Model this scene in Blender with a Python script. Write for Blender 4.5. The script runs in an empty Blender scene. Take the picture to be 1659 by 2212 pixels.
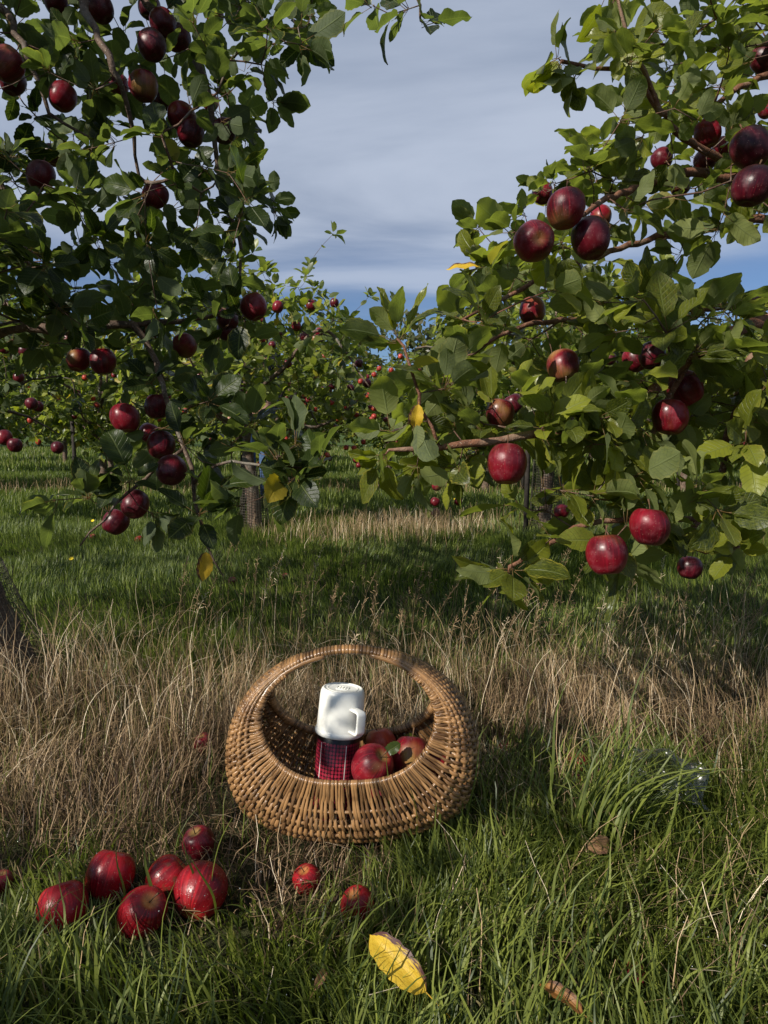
import bpy, math
import numpy as np
from mathutils import Vector, Matrix

# ------------------------------------------------------------------ scene, camera, light
scn = bpy.context.scene
COL = scn.collection
R = math.radians
rng = np.random.default_rng(11)

CAM_H, PITCH, FPX, CX, CY = 0.70, R(6.83), 1475.0, 829.5, 1106.0
cam_d = bpy.data.cameras.new("camera"); cam = bpy.data.objects.new("camera", cam_d); COL.objects.link(cam)
cam_d.sensor_fit = 'VERTICAL'; cam_d.sensor_height = 36.0; cam_d.lens = 24.0
cam_d.clip_start = 0.02; cam_d.clip_end = 2000
cam.location = (0, 0, CAM_H); cam.rotation_euler = (R(90) - PITCH, 0, 0)
scn.camera = cam

SUN_AZ, SUN_EL = R(48), R(34)          # azimuth measured from straight behind the camera towards its left
S = Vector((-math.sin(SUN_AZ) * math.cos(SUN_EL), -math.cos(SUN_AZ) * math.cos(SUN_EL), math.sin(SUN_EL)))
sun_d = bpy.data.lights.new("sun", 'SUN'); sun = bpy.data.objects.new("sun", sun_d); COL.objects.link(sun)
sun_d.energy = 5.0; sun_d.angle = R(0.55); sun_d.color = (1.0, 0.945, 0.84)
sun.rotation_euler = S.to_track_quat('Z', 'Y').to_euler(); sun.location = (-3, -3, 6)

world = bpy.data.worlds.new("World"); scn.world = world; world.use_nodes = True
SKY_STRENGTH = 0.079
CLOUD_SHIFT = (3.1, 5.4, 0.0)
def build_world():
    nt = world.node_tree; N = nt.nodes; L = nt.links
    N.clear()
    out = N.new('ShaderNodeOutputWorld'); bg = N.new('ShaderNodeBackground'); bg.inputs[1].default_value = SKY_STRENGTH
    sky = N.new('ShaderNodeTexSky'); sky.sky_type = 'NISHITA'; sky.sun_disc = False
    sky.sun_elevation = SUN_EL
    sky.sun_rotation = math.atan2(S.x, S.y)
    sky.air_density = 1.0; sky.dust_density = 0.3; sky.ozone_density = 2.5; sky.altitude = 100
    tint = N.new('ShaderNodeMix'); tint.data_type = 'RGBA'; tint.blend_type = 'MULTIPLY'; tint.inputs[0].default_value = 1
    tint.inputs[7].default_value = (0.52, 0.62, 0.80, 1)
    L.new(sky.outputs[0], tint.inputs[6])
    geo = N.new('ShaderNodeTexCoord')
    sep = N.new('ShaderNodeSeparateXYZ'); L.new(geo.outputs['Generated'], sep.inputs[0])
    def M(op, a, b=None, c=None):
        m = N.new('ShaderNodeMath'); m.operation = op
        for i, v in enumerate((a, b, c)):
            if v is None: continue
            if isinstance(v, (int, float)): m.inputs[i].default_value = v
            else: L.new(v, m.inputs[i])
        return m.outputs[0]
    zz = M('MAXIMUM', sep.outputs[2], 0.0); zd = M('ADD', zz, 0.16)
    cx = M('DIVIDE', sep.outputs[0], zd); cy = M('DIVIDE', sep.outputs[1], zd)
    cmb = N.new('ShaderNodeCombineXYZ'); L.new(cx, cmb.inputs[0]); L.new(cy, cmb.inputs[1])
    mp = N.new('ShaderNodeMapping'); mp.inputs['Rotation'].default_value = (0, 0, R(38)); mp.inputs['Scale'].default_value = (0.6, 1.5, 1)
    mp.inputs['Location'].default_value = (1.7, 0.4, 0)
    L.new(cmb.outputs[0], mp.inputs[0])
    n1 = N.new('ShaderNodeTexNoise'); n1.inputs['Scale'].default_value = 1.1; n1.inputs['Detail'].default_value = 7; n1.inputs['Roughness'].default_value = 0.52
    n1.inputs['Distortion'].default_value = 0.35
    L.new(mp.outputs[0], n1.inputs['Vector'])
    n2 = N.new('ShaderNodeTexNoise'); n2.inputs['Scale'].default_value = 0.5; n2.inputs['Detail'].default_value = 3
    L.new(mp.outputs[0], n2.inputs['Vector'])
    def ramp(x, lo, hi, a=0.0, b=1.0, smooth=True):
        m = N.new('ShaderNodeMapRange'); m.interpolation_type = 'SMOOTHSTEP' if smooth else 'LINEAR'
        m.inputs[1].default_value = lo; m.inputs[2].default_value = hi; m.inputs[3].default_value = a; m.inputs[4].default_value = b
        L.new(x, m.inputs[0]); return m.outputs[0]
    wisp = ramp(n1.outputs[0], 0.36, 0.62)
    veil = ramp(M('ADD', sep.outputs[2], M('MULTIPLY', M('SUBTRACT', n1.outputs[0], 0.5), 0.22)), 0.11, 0.30)
    low = M('MULTIPLY', ramp(M('ADD', sep.outputs[2], M('MULTIPLY', M('SUBTRACT', n2.outputs[0], 0.5), 0.3)), 0.06, 0.20), M('MULTIPLY', wisp, 0.75))
    fac = M('MINIMUM', M('MAXIMUM', M('MULTIPLY', veil, 0.90), low), 0.97)
    n3 = N.new('ShaderNodeTexNoise'); n3.inputs['Scale'].default_value = 0.45; n3.inputs['Detail'].default_value = 2; m3 = N.new('ShaderNodeMapping'); m3.inputs['Location'].default_value = CLOUD_SHIFT
    L.new(cmb.outputs[0], m3.inputs[0]); L.new(m3.outputs[0], n3.inputs['Vector'])
    fac = M('MULTIPLY', fac, ramp(n3.outputs[0], 0.40, 0.56, 0.30, 1.0))
    cl = N.new('ShaderNodeMix'); cl.data_type = 'RGBA'
    L.new(M('ADD', M('MULTIPLY', wisp, 0.95), M('MULTIPLY', n2.outputs[0], 0.15)), cl.inputs[0])
    cl.inputs[6].default_value = (3.25, 3.88, 5.10, 1); cl.inputs[7].default_value = (5.10, 5.75, 7.00, 1)
    mix = N.new('ShaderNodeMix'); mix.data_type = 'RGBA'
    L.new(fac, mix.inputs[0]); L.new(tint.outputs[2], mix.inputs[6]); L.new(cl.outputs[2], mix.inputs[7])
    L.new(mix.outputs[2], bg.inputs[0]); L.new(bg.outputs[0], out.inputs[0])
build_world()
scn.view_settings.view_transform = 'Standard'; scn.view_settings.look = 'None'
scn.view_settings.gamma = 1.0; scn.view_settings.use_curve_mapping = False
scn.view_settings.exposure = 0.35
scn.render.engine = 'CYCLES'
scn.cycles.max_bounces = 6; scn.cycles.diffuse_bounces = 2; scn.cycles.transmission_bounces = 3
scn.cycles.glossy_bounces = 2; scn.cycles.transparent_max_bounces = 8
scn.cycles.use_denoising = True
scn.cycles.sample_clamp_indirect = 4

# ------------------------------------------------------------------ places
FWD = np.array((0, math.cos(PITCH), -math.sin(PITCH))); UP = np.array((0, math.sin(PITCH), math.cos(PITCH))); C0 = np.array((0, 0, CAM_H))
def P(x, y, z):
    return C0 + z * FWD + np.array((1.0, 0, 0)) * ((x - CX) / FPX * z) - UP * ((y - CY) / FPX * z)
def proj(p):
    q = np.asarray(p) - C0
    d = q @ FWD
    d = np.where(np.abs(d) < 1e-6, 1e-6, d)
    return CX + FPX * q[..., 0] / d, CY - FPX * (q @ UP) / d, d
def ground(x, y, h=0.0):
    d = P(x, y, 1.0) - C0
    return C0 + d * ((h - CAM_H) / d[2])

# ------------------------------------------------------------------ mesh helpers
def mesh_from(name, V, F, uv=None, tint=None, smooth=True, mat=None):
    V = np.asarray(V, np.float32); F = np.asarray(F, np.int32)
    me = bpy.data.meshes.new(name)
    k = F.shape[1]
    me.vertices.add(len(V)); me.vertices.foreach_set("co", V.ravel())
    me.loops.add(F.size); me.loops.foreach_set("vertex_index", F.ravel())
    me.polygons.add(len(F))
    me.polygons.foreach_set("loop_start", np.arange(0, F.size, k, dtype=np.int32))
    if uv is not None:
        l = me.uv_layers.new(name="uv"); l.data.foreach_set("uv", np.asarray(uv, np.float32)[F.ravel()].ravel())
    if tint is not None:
        a = me.attributes.new("tint", 'FLOAT', 'POINT'); a.data.foreach_set("value", np.asarray(tint, np.float32))
    me.update(calc_edges=True)
    if smooth: me.polygons.foreach_set("use_smooth", np.ones(len(F), bool))
    if mat is not None: me.materials.append(mat)
    return me
def link(o, parent=None):
    COL.objects.link(o)
    if parent is not None: o.parent = parent
    return o
def obj(name, me, parent=None, loc=None):
    o = link(bpy.data.objects.new(name, me), parent)
    if loc is not None: o.location = loc
    return o
def empty(name, loc=(0, 0, 0)):
    o = link(bpy.data.objects.new(name, None)); o.location = loc; o.empty_display_size = 0.05
    return o
def tag(o, label=None, cat=None, group=None, kind=None):
    if label: o['label'] = label
    if cat: o['category'] = cat
    if group: o['group'] = group
    if kind: o['kind'] = kind
    return o
class Acc:
    def __init__(s): s.V = []; s.F = []; s.U = []; s.T = []; s.n = 0
    def add(s, V, F, U=None, T=0.0):
        V = np.asarray(V, float); s.V.append(V); s.F.append(np.asarray(F, int) + s.n); s.n += len(V)
        s.U.append(np.zeros((len(V), 2)) if U is None else np.asarray(U, float))
        s.T.append(np.full(len(V), T) if np.isscalar(T) else np.asarray(T))
    def mesh(s, name, mat, smooth=True):
        if not s.V: return None
        return mesh_from(name, np.concatenate(s.V), np.concatenate(s.F), np.concatenate(s.U), np.concatenate(s.T), smooth, mat)
def frames(pts):
    pts = np.asarray(pts, float); n = len(pts)
    T = np.gradient(pts, axis=0); T /= np.linalg.norm(T, axis=1)[:, None] + 1e-12
    a = np.array((0, 0, 1.0)) if abs(T[0, 2]) < 0.9 else np.array((1.0, 0, 0))
    N = np.zeros_like(pts); u = a - T[0] * (a @ T[0]); N[0] = u / np.linalg.norm(u)
    for i in range(1, n):
        u = N[i - 1] - T[i] * (N[i - 1] @ T[i]); N[i] = u / (np.linalg.norm(u) + 1e-12)
    return T, N, np.cross(T, N)
def grid_faces(rows, sides, closed=True):
    F = []
    m = sides if closed else sides - 1
    for i in range(rows - 1):
        for j in range(m):
            k = (j + 1) % sides
            F.append((i * sides + j, i * sides + k, (i + 1) * sides + k, (i + 1) * sides + j))
    return np.array(F)
_gf = {}
def gf(r, s, c=True):
    if (r, s, c) not in _gf: _gf[(r, s, c)] = grid_faces(r, s, c)
    return _gf[(r, s, c)]
def tube(pts, rad, sides=6, N=None, B=None, rad2=None, jit=0.0):
    """swept tube: rad along N, rad2 along B"""
    pts = np.asarray(pts, float); n = len(pts)
    rad = np.broadcast_to(rad, n); rad2 = rad if rad2 is None else np.broadcast_to(rad2, n)
    if N is None: _, N, B = frames(pts)
    a = np.linspace(0, 2 * math.pi, sides, endpoint=False)
    ca, sa = np.cos(a), np.sin(a)
    V = pts[:, None] + (rad[:, None] * ca)[..., None] * N[:, None] + (rad2[:, None] * sa)[..., None] * B[:, None]
    if jit: V = V + rng.normal(0, 1, V.shape) * (rad * jit)[:, None, None]
    s = np.concatenate([[0], np.cumsum(np.linalg.norm(np.diff(pts, axis=0), axis=1))])
    U = np.stack([np.broadcast_to(a / 6.283, (n, sides)), np.broadcast_to(s[:, None], (n, sides))], -1)
    V = V.reshape(-1, 3); U = U.reshape(-1, 2)
    F = gf(n, sides)
    # end caps as quads onto a centre point pair
    V = np.concatenate([V, pts[:1], pts[-1:]]); U = np.concatenate([U, U[:1], U[-1:]])
    c0, c1 = len(V) - 2, len(V) - 1
    caps = []
    for j in range(0, sides - 1, 2):
        caps.append((c0, (j + 2) % sides, j + 1, j)); b = (n - 1) * sides
        caps.append((c1, b + j, b + j + 1, b + (j + 2) % sides))
    return V, np.concatenate([F, np.array(caps)]), U
def box(c, d, M=None):
    v = np.array([(x, y, z) for x in (-1, 1) for y in (-1, 1) for z in (-1, 1)], float) * np.asarray(d) / 2
    if M is not None: v = v @ np.asarray(M).T
    return v + np.asarray(c), np.array([(0, 1, 3, 2), (4, 6, 7, 5), (0, 4, 5, 1), (2, 3, 7, 6), (0, 2, 6, 4), (1, 5, 7, 3)]), None
def lathe(prof, n=48, ax=(0, 0)):
    a = np.linspace(0, 2 * math.pi, n + 1)
    prof = np.asarray(prof, float); m = len(prof)
    V = np.zeros((m, n + 1, 3)); V[..., 0] = prof[:, 0:1] * np.cos(a); V[..., 1] = prof[:, 0:1] * np.sin(a); V[..., 2] = prof[:, 1:2]
    U = np.zeros((m, n + 1, 2)); U[..., 0] = a / (2 * math.pi); U[..., 1] = prof[:, 1:2]
    return V.reshape(-1, 3), gf(m, n + 1, False), U.reshape(-1, 2)
def rot_to(d, n):
    """columns x, y, z with y along d and z near n; works on arrays"""
    d = np.asarray(d, float); d = d / np.linalg.norm(d, axis=-1, keepdims=True)
    n = np.asarray(n, float); n = n - d * np.sum(n * d, -1, keepdims=True); n = n / (np.linalg.norm(n, axis=-1, keepdims=True) + 1e-9)
    return np.stack([np.cross(d, n), d, n], -1)

# ------------------------------------------------------------------ materials
class Mt:
    def __init__(s, name):
        s.m = bpy.data.materials.new(name); s.m.use_nodes = True; s.nt = s.m.node_tree; s.N = s.nt.nodes; s.L = s.nt.links
        s.N.clear(); s.out = s.N.new('ShaderNodeOutputMaterial')
    def n(s, t, **k):
        x = s.N.new(t)
        for a, b in k.items(): setattr(x, a, b)
        return x
    def set(s, x, i, v):
        if v is None: return
        if hasattr(v, 'links') or hasattr(v, 'is_linked'): s.L.new(v, x.inputs[i])
        else: x.inputs[i].default_value = v
    def math(s, op, a, b=None, c=None):
        x = s.n('ShaderNodeMath', operation=op)
        for i, v in enumerate((a, b, c)): s.set(x, i, v)
        return x.outputs[0]
    def rmp(s, x, lo, hi, a=0.0, b=1.0, smooth=True):
        m = s.n('ShaderNodeMapRange'); m.interpolation_type = 'SMOOTHSTEP' if smooth else 'LINEAR'
        s.set(m, 0, x)
        for i, v in ((1, lo), (2, hi), (3, a), (4, b)): s.set(m, i, v)
        return m.outputs[0]
    def mix(s, f, a, b, bt='MIX'):
        m = s.n('ShaderNodeMix', data_type='RGBA', blend_type=bt)
        s.set(m, 0, f)
        for i, v in ((6, a), (7, b)):
            if isinstance(v, tuple): v = (*v, 1) if len(v) == 3 else v
            s.set(m, i, v)
        return m.outputs[2]
    def noise(s, scale, detail=3, rough=0.5, vec=None, dist=0.0):
        x = s.n('ShaderNodeTexNoise'); x.inputs['Scale'].default_value = scale; x.inputs['Detail'].default_value = detail
        x.inputs['Roughness'].default_value = rough; x.inputs['Distortion'].default_value = dist
        if vec is not None: s.L.new(vec, x.inputs['Vector'])
        return x.outputs[0]
    def coord(s, which='Object', scale=None):
        t = s.n('ShaderNodeTexCoord').outputs[which]
        if scale is None: return t
        m = s.n('ShaderNodeMapping'); m.inputs['Scale'].default_value = scale; s.L.new(t, m.inputs[0]); return m.outputs[0]
    def xyz(s, v):
        x = s.n('ShaderNodeSeparateXYZ'); s.L.new(v, x.inputs[0]); return x.outputs
    def rnd(s):
        a = s.n('ShaderNodeAttribute', attribute_name='tint').outputs['Fac']
        b = s.n('ShaderNodeObjectInfo').outputs['Random']
        return s.math('FRACT', s.math('ADD', a, b))
    def bump(s, h, dist=0.002, st=0.6):
        b = s.n('ShaderNodeBump'); b.inputs['Distance'].default_value = dist; b.inputs['Strength'].default_value = st
        s.L.new(h, b.inputs['Height']); return b.outputs[0]
    def bsdf(s, col, rough=0.6, spec=0.4, normal=None, metal=0.0, trans=0.0, coat=0.0, ior=1.45):
        p = s.n('ShaderNodeBsdfPrincipled')
        if isinstance(col, tuple): col = (*col, 1)
        s.set(p, 'Base Color', col); s.set(p, 'Roughness', rough); s.set(p, 'Specular IOR Level', spec); s.set(p, 'Metallic', metal)
        s.set(p, 'Transmission Weight', trans); s.set(p, 'Coat Weight', coat); s.set(p, 'IOR', ior); p.inputs['Coat Roughness'].default_value = 0.15
        if normal is not None: s.L.new(normal, p.inputs['Normal'])
        return p.outputs[0]
    def done(s, sh): s.L.new(sh, s.out.inputs[0]); return s.m
    def leafy(s, col, tcol, fac, rough, spec, normal=None):
        p = s.bsdf(col, rough, spec, normal)
        t = s.n('ShaderNodeBsdfTranslucent'); s.set(t, 0, tcol)
        m = s.n('ShaderNodeMixShader'); s.set(m, 0, fac); s.L.new(p, m.inputs[1]); s.L.new(t.outputs[0], m.inputs[2])
        return s.done(m.outputs[0])

def mat_leaf(name, base=(0.017, 0.029, 0.006), light=(0.185, 0.200, 0.022), yellow=0.004, fine=True, spec=0.42):
    m = Mt(name); r = m.rnd()
    r2 = m.math('FRACT', m.math('MULTIPLY', r, 13.7)); r3 = m.math('FRACT', m.math('MULTIPLY', r, 71.3))
    c = m.mix(m.math('POWER', r, 1.3), base, light)
    nrm = None
    if fine:
        uv = m.n('ShaderNodeUVMap').outputs[0]; x = m.xyz(uv); u, v = x[0], x[1]
        au = m.math('ABSOLUTE', u)
        side = m.math('FRACT', m.math('MULTIPLY', m.math('SUBTRACT', v, m.math('MULTIPLY', au, 0.20)), 8.5))
        vein = m.rmp(m.math('ABSOLUTE', m.math('SUBTRACT', side, 0.5)), 0.40, 0.5)
        mid = m.rmp(au, 0.09, 0.02)
        vv = m.math('MAXIMUM', m.math('MULTIPLY', vein, 0.55), mid)
        n = m.noise(55, 3, 0.6, m.coord('Object'))
        nl = m.noise(9, 3, 0.6, m.coord('UV'))
        c = m.mix(m.math('MULTIPLY', m.rmp(nl, 0.35, 0.7), 0.45), c, light)
        edge = m.math('ADD', m.math('MULTIPLY', au, 0.8), m.math('MULTIPLY', m.math('SUBTRACT', nl, 0.5), 1.3))
        yel = m.math('MULTIPLY', m.rmp(edge, 0.55, 0.95), m.rmp(r2, 0.62, 0.92))
        c = m.mix(m.math('MULTIPLY', yel, 0.7), c, (0.27, 0.23, 0.035))
        brown = m.math('MULTIPLY', m.rmp(m.noise(14, 3, 0.6, m.coord('UV')), 0.60, 0.68), m.rmp(r3, 0.72, 0.80))
        c = m.mix(m.math('MULTIPLY', brown, 0.8), c, (0.13, 0.06, 0.02))
        c = m.mix(m.math('MULTIPLY', vv, 0.42), c, (0.17, 0.20, 0.07))
        h = m.math('ADD', m.math('MULTIPLY', m.math('SUBTRACT', 1.0, vv), 1.0), m.math('MULTIPLY', n, 0.35))
        nrm = m.bump(h, 0.0016, 0.75)
        pet = m.math('LESS_THAN', v, -0.02)
    yl = m.math('GREATER_THAN', r3, 1.0 - yellow)
    c = m.mix(yl, c, (0.26, 0.20, 0.025))
    bk = m.n('ShaderNodeNewGeometry').outputs['Backfacing']
    cb = m.mix(0.45, c, (0.13, 0.16, 0.085))
    cc = m.mix(bk, c, cb)
    if fine: cc = m.mix(pet, cc, (0.17, 0.11, 0.045))
    tc = m.mix(0.9, cc, (2.0, 2.1, 0.6), 'MULTIPLY')
    tc = m.mix(1.0, tc, (1.6, 1.6, 1.6), 'MULTIPLY')
    ro = m.mix(bk, (0.40, 0.40, 0.40), (0.75, 0.75, 0.75))
    return m.leafy(cc, tc, 0.34, m.math('ADD', m.math('MULTIPLY', bk, 0.34), 0.36), spec, nrm)
def mat_grass(name, a, b, c, tf=0.3, rough=0.45):
    m = Mt(name); r = m.n('ShaderNodeAttribute', attribute_name='tint').outputs['Fac']
    uv = m.xyz(m.n('ShaderNodeUVMap').outputs[0])
    x = m.mix(m.rmp(r, 0.05, 0.85), a, b); x = m.mix(m.rmp(r, 0.86, 0.93), x, c)
    t = m.mix(1.0, x, (1.6, 1.9, 0.8), 'MULTIPLY')
    return m.leafy(x, t, tf, rough, 0.35)
def mat_bark(name, a=(0.055, 0.036, 0.026), b=(0.16, 0.105, 0.075), c=(0.20, 0.19, 0.16), sc=60):
    m = Mt(name); v = m.coord('Object')
    n = m.noise(sc, 5, 0.65, v); n2 = m.noise(sc * 0.2, 3, 0.5, v); n3 = m.noise(sc * 4, 2, 0.5, v)
    x = m.mix(m.rmp(n, 0.3, 0.72), a, b); x = m.mix(m.math('MULTIPLY', m.rmp(n2, 0.52, 0.68), 0.6), x, c)
    x = m.mix(m.rmp(n3, 0.66, 0.70), x, (0.34, 0.30, 0.24))
    return m.done(m.bsdf(x, 0.72, 0.3, m.bump(m.math('ADD', n, m.math('MULTIPLY', n3, 0.3)), 0.004, 0.8)))
M_LEAF = mat_leaf("apple_leaf")
M_LEAFD = mat_leaf("apple_leaf_dark", (0.009, 0.017, 0.005), (0.036, 0.056, 0.010), 0.003, spec=0.30)  # shaded copy of the apple leaf, tree shade put into its colour
M_LEAFM = mat_leaf("apple_leaf_mid", (0.030, 0.052, 0.011), (0.22, 0.235, 0.040), 0.03, fine=False)
M_WOOD = mat_leaf("woodland_leaf", (0.030, 0.036, 0.014), (0.085, 0.075, 0.033), 0.06, fine=False)
M_BARK = mat_bark("bark"); M_BARKR = mat_bark("bark_reddish", (0.10, 0.045, 0.028), (0.23, 0.105, 0.060), (0.24, 0.17, 0.12), 90)
M_TWIG = mat_bark("twig_bark", (0.06, 0.034, 0.024), (0.15, 0.08, 0.052), (0.2, 0.17, 0.14), 120)
M_GREEN = mat_grass("green_grass", (0.036, 0.056, 0.012), (0.180, 0.205, 0.038), (0.36, 0.30, 0.15))
M_GREEN2 = mat_grass("mown_grass", (0.036, 0.060, 0.013), (0.175, 0.210, 0.040), (0.28, 0.26, 0.12))
M_DRY = mat_grass("dry_grass", (0.036, 0.017, 0.008), (0.41, 0.28, 0.155), (0.78, 0.64, 0.46), 0.10, 0.5)

def mat_apple(name, deep=(0.040, 0.002, 0.005), red=(0.155, 0.005, 0.012), pale=(0.30, 0.21, 0.06), amt=0.33, dew=False, streak=0.45, rough=0.28):
    m = Mt(name); v = m.coord('Object'); x = m.xyz(v)
    r = m.n('ShaderNodeObjectInfo').outputs['Random']
    off = m.n('ShaderNodeCombineXYZ'); m.set(off, 0, m.math('MULTIPLY', r, 7.0)); m.set(off, 1, m.math('MULTIPLY', r, 3.0))
    add = m.n('ShaderNodeVectorMath', operation='ADD'); m.L.new(v, add.inputs[0]); m.L.new(off.outputs[0], add.inputs[1]); vo = add.outputs[0]
    ang = m.math('ARCTAN2', x[1], x[0])
    sv = m.n('ShaderNodeCombineXYZ'); m.set(sv, 0, m.math('MULTIPLY', m.math('SINE', ang), 3.0)); m.set(sv, 1, m.math('MULTIPLY', m.math('COSINE', ang), 3.0)); m.set(sv, 2, m.math('ADD', m.math('MULTIPLY', x[2], 5.0), m.math('MULTIPLY', r, 9.0)))
    st = m.noise(3.2, 4, 0.6, sv.outputs[0])
    big = m.noise(16, 3, 0.5, vo)
    c = m.mix(m.rmp(big, 0.30, 0.70), deep, red)
    c = m.mix(m.math('MULTIPLY', m.rmp(st, 0.45, 0.75), streak), c, tuple(min(1, k * 1.9) for k in red))
    # yellow-green skin towards stalk cavity and blossom end
    cav = m.math('MAXIMUM', m.rmp(x[2], 0.020, 0.033), m.rmp(x[2], -0.024, -0.033, 0.0, 0.35))
    rad = m.math('SQRT', m.math('ADD', m.math('POWER', x[0], 2.0), m.math('POWER', x[1], 2.0)))
    cav = m.math('MULTIPLY', cav, m.rmp(rad, 0.018, 0.004))
    f = m.math('MAXIMUM', m.math('MULTIPLY', cav, 0.75), m.math('MULTIPLY', m.rmp(m.noise(11, 2, 0.5, vo), 0.70 - amt * 0.45, 0.95 - amt * 0.45), min(1.0, amt * 2.2)))
    f = m.math('MULTIPLY', f, m.rmp(st, 0.2, 0.6, 0.6, 1.0))
    c = m.mix(f, c, pale)
    vor = m.n('ShaderNodeTexVoronoi'); vor.inputs['Scale'].default_value = 210; m.L.new(vo, vor.inputs['Vector'])
    c = m.mix(m.math('MULTIPLY', m.rmp(vor.outputs[0], 0.16, 0.05), 0.5), c, (0.50, 0.32, 0.22))
    nz = m.noise(70, 3, 0.55, vo)
    c = m.mix(m.math('MULTIPLY', m.rmp(nz, 0.45, 0.8), 0.16 if not dew else 0.05), c, (0.40, 0.16, 0.18))
    h = m.math('ADD', m.math('MULTIPLY', m.noise(35, 3, 0.5, vo), 0.6), m.math('MULTIPLY', vor.outputs[0], 0.25))
    if dew:
        vd = m.n('ShaderNodeTexVoronoi'); vd.inputs['Scale'].default_value = 330; m.L.new(vo, vd.inputs['Vector'])
        br = m.noise(19, 4, 0.6, vo); c = m.mix(m.math('MULTIPLY', m.rmp(br, 0.63, 0.70), 0.75), c, (0.085, 0.035, 0.018))
        h = m.math('ADD', h, m.math('MULTIPLY', m.rmp(vd.outputs[0], 0.38, 0.05), 0.5))
    ro = m.rmp(nz, 0.3, 0.8, rough, rough + 0.20)
    return m.done(m.bsdf(c, ro, 0.34, m.bump(h, 0.0011, 0.35), coat=0.0))
M_APPLE = mat_apple("apple_skin_crimson")
M_APPLE2 = mat_apple("apple_skin_dark", (0.026, 0.002, 0.006), (0.085, 0.004, 0.009), (0.12, 0.07, 0.03), 0.08)  # dark fruit, and shade put into the colour of apples under the leaves
M_APPLEG = mat_apple("apple_skin_wet", (0.085, 0.003, 0.006), (0.30, 0.009, 0.014), (0.50, 0.25, 0.07), 0.10, dew=True, streak=0.5, rough=0.22)
M_APPLEB = mat_apple("apple_skin_blushed", (0.085, 0.004, 0.010), (0.26, 0.012, 0.018), (0.26, 0.19, 0.05), 0.42)
M_APPLEO = mat_apple("apple_skin_orange", (0.18, 0.014, 0.012), (0.36, 0.045, 0.024), (0.40, 0.22, 0.08), 0.35)
def simple(name, col, rough=0.6, spec=0.4, n=None, bumpd=0.001, var=0.3, **k):
    m = Mt(name); c = col; nr = None
    if n:
        z = m.noise(n, 4, 0.6, m.coord('Object')); c = m.mix(m.rmp(z, 0.3, 0.7), tuple(q * (1 - var) for q in col), tuple(min(1, q * (1 + var)) for q in col)); nr = m.bump(z, bumpd, 0.5)
    return m.done(m.bsdf(c, rough, spec, nr, **k))
M_STALK = simple("stalk", (0.10, 0.055, 0.03), 0.8, 0.2, 300)
M_CALYX = simple("calyx", (0.13, 0.09, 0.05), 0.9, 0.1, 300)
M_WITHY = None
def mat_withy():
    m = Mt("withy"); v = m.coord('Object'); r = m.n('ShaderNodeObjectInfo').outputs['Random']
    uv = m.n('ShaderNodeUVMap').outputs[0]
    mp = m.n('ShaderNodeMapping'); mp.inputs['Scale'].default_value = (9, 14, 1); m.L.new(uv, mp.inputs[0])
    n1 = m.noise(3, 4, 0.6, mp.outputs[0]); n2 = m.noise(26, 3, 0.5, v)
    c = m.mix(m.rmp(r, 0.0, 1.0), (0.070, 0.029, 0.010), (0.31, 0.160, 0.062))
    c = m.mix(m.math('MULTIPLY', m.rmp(n1, 0.40, 0.75), 0.55), c, (0.50, 0.32, 0.155))
    c = m.mix(m.math('MULTIPLY', m.rmp(n2, 0.52, 0.72), 0.55), c, (0.09, 0.040, 0.016))
    return m.done(m.bsdf(c, 0.24, 0.65, m.bump(n1, 0.0008, 0.6)))
M_WITHY = mat_withy()
M_WITHYD = simple("withy_core", (0.12, 0.07, 0.035), 0.6, 0.3, 80)
def mat_cup():
    m = Mt("cup_plastic"); z = m.noise(60, 3, 0.5, m.coord('Object'))
    c = m.mix(m.rmp(z, 0.35, 0.8), (0.82, 0.81, 0.75), (0.74, 0.73, 0.67))
    p = m.n('ShaderNodeBsdfPrincipled'); m.L.new(c, p.inputs['Base Color']); p.inputs['Roughness'].default_value = 0.32
    p.inputs['Specular IOR Level'].default_value = 0.45
    m.L.new(m.bump(z, 0.0004, 0.3), p.inputs['Normal'])
    return m.done(p.outputs[0])
M_CUP = mat_cup()
def mat_jacket():
    m = Mt("flask_jacket"); uv = m.n('ShaderNodeUVMap').outputs[0]; x = m.xyz(uv)
    cu = m.math('MULTIPLY', x[0], 40.0); cv = m.math('DIVIDE', x[1], 0.0066)
    fu = m.math('SUBTRACT', m.math('FRACT', cu), 0.5); fv = m.math('SUBTRACT', m.math('FRACT', cv), 0.5)
    d = m.math('SQRT', m.math('ADD', m.math('POWER', fu, 2.0), m.math('POWER', fv, 2.0)))
    dot = m.rmp(d, 0.46, 0.41)
    cell = m.math('ADD', m.math('FLOOR', cu), m.math('MULTIPLY', m.math('FLOOR', cv), 41.0))
    wn = m.n('ShaderNodeTexWhiteNoise', noise_dimensions='1D'); m.L.new(cell, wn.inputs['W'])
    dc = m.mix(wn.outputs[0], (0.15, 0.005, 0.016), (0.28, 0.018, 0.038))
    c = m.mix(dot, (0.022, 0.003, 0.006), dc)
    per = m.math('MULTIPLY', m.math('FRACT', m.math('DIVIDE', m.math('ADD', cu, 2.0), 8.0)), 8.0)
    white = m.math('MULTIPLY', m.math('LESS_THAN', m.math('ABSOLUTE', m.math('SUBTRACT', per, 4.0)), 0.13), m.math('MULTIPLY', m.math('LESS_THAN', x[1], 0.136), 1.0))
    dark = m.math('LESS_THAN', m.math('ABSOLUTE', m.math('SUBTRACT', per, 1.0)), 0.17)
    c = m.mix(dark, c, (0.008, 0.003, 0.004)); c = m.mix(white, c, (0.62, 0.55, 0.52))
    c = m.mix(m.math('GREATER_THAN', x[1], 0.1385), c, (0.006, 0.004, 0.004))
    return m.done(m.bsdf(c, 0.28, 0.45))
M_JACKET = mat_jacket()
M_NET = simple("guard_netting", (0.05, 0.045, 0.032), 0.6, 0.3)
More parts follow.
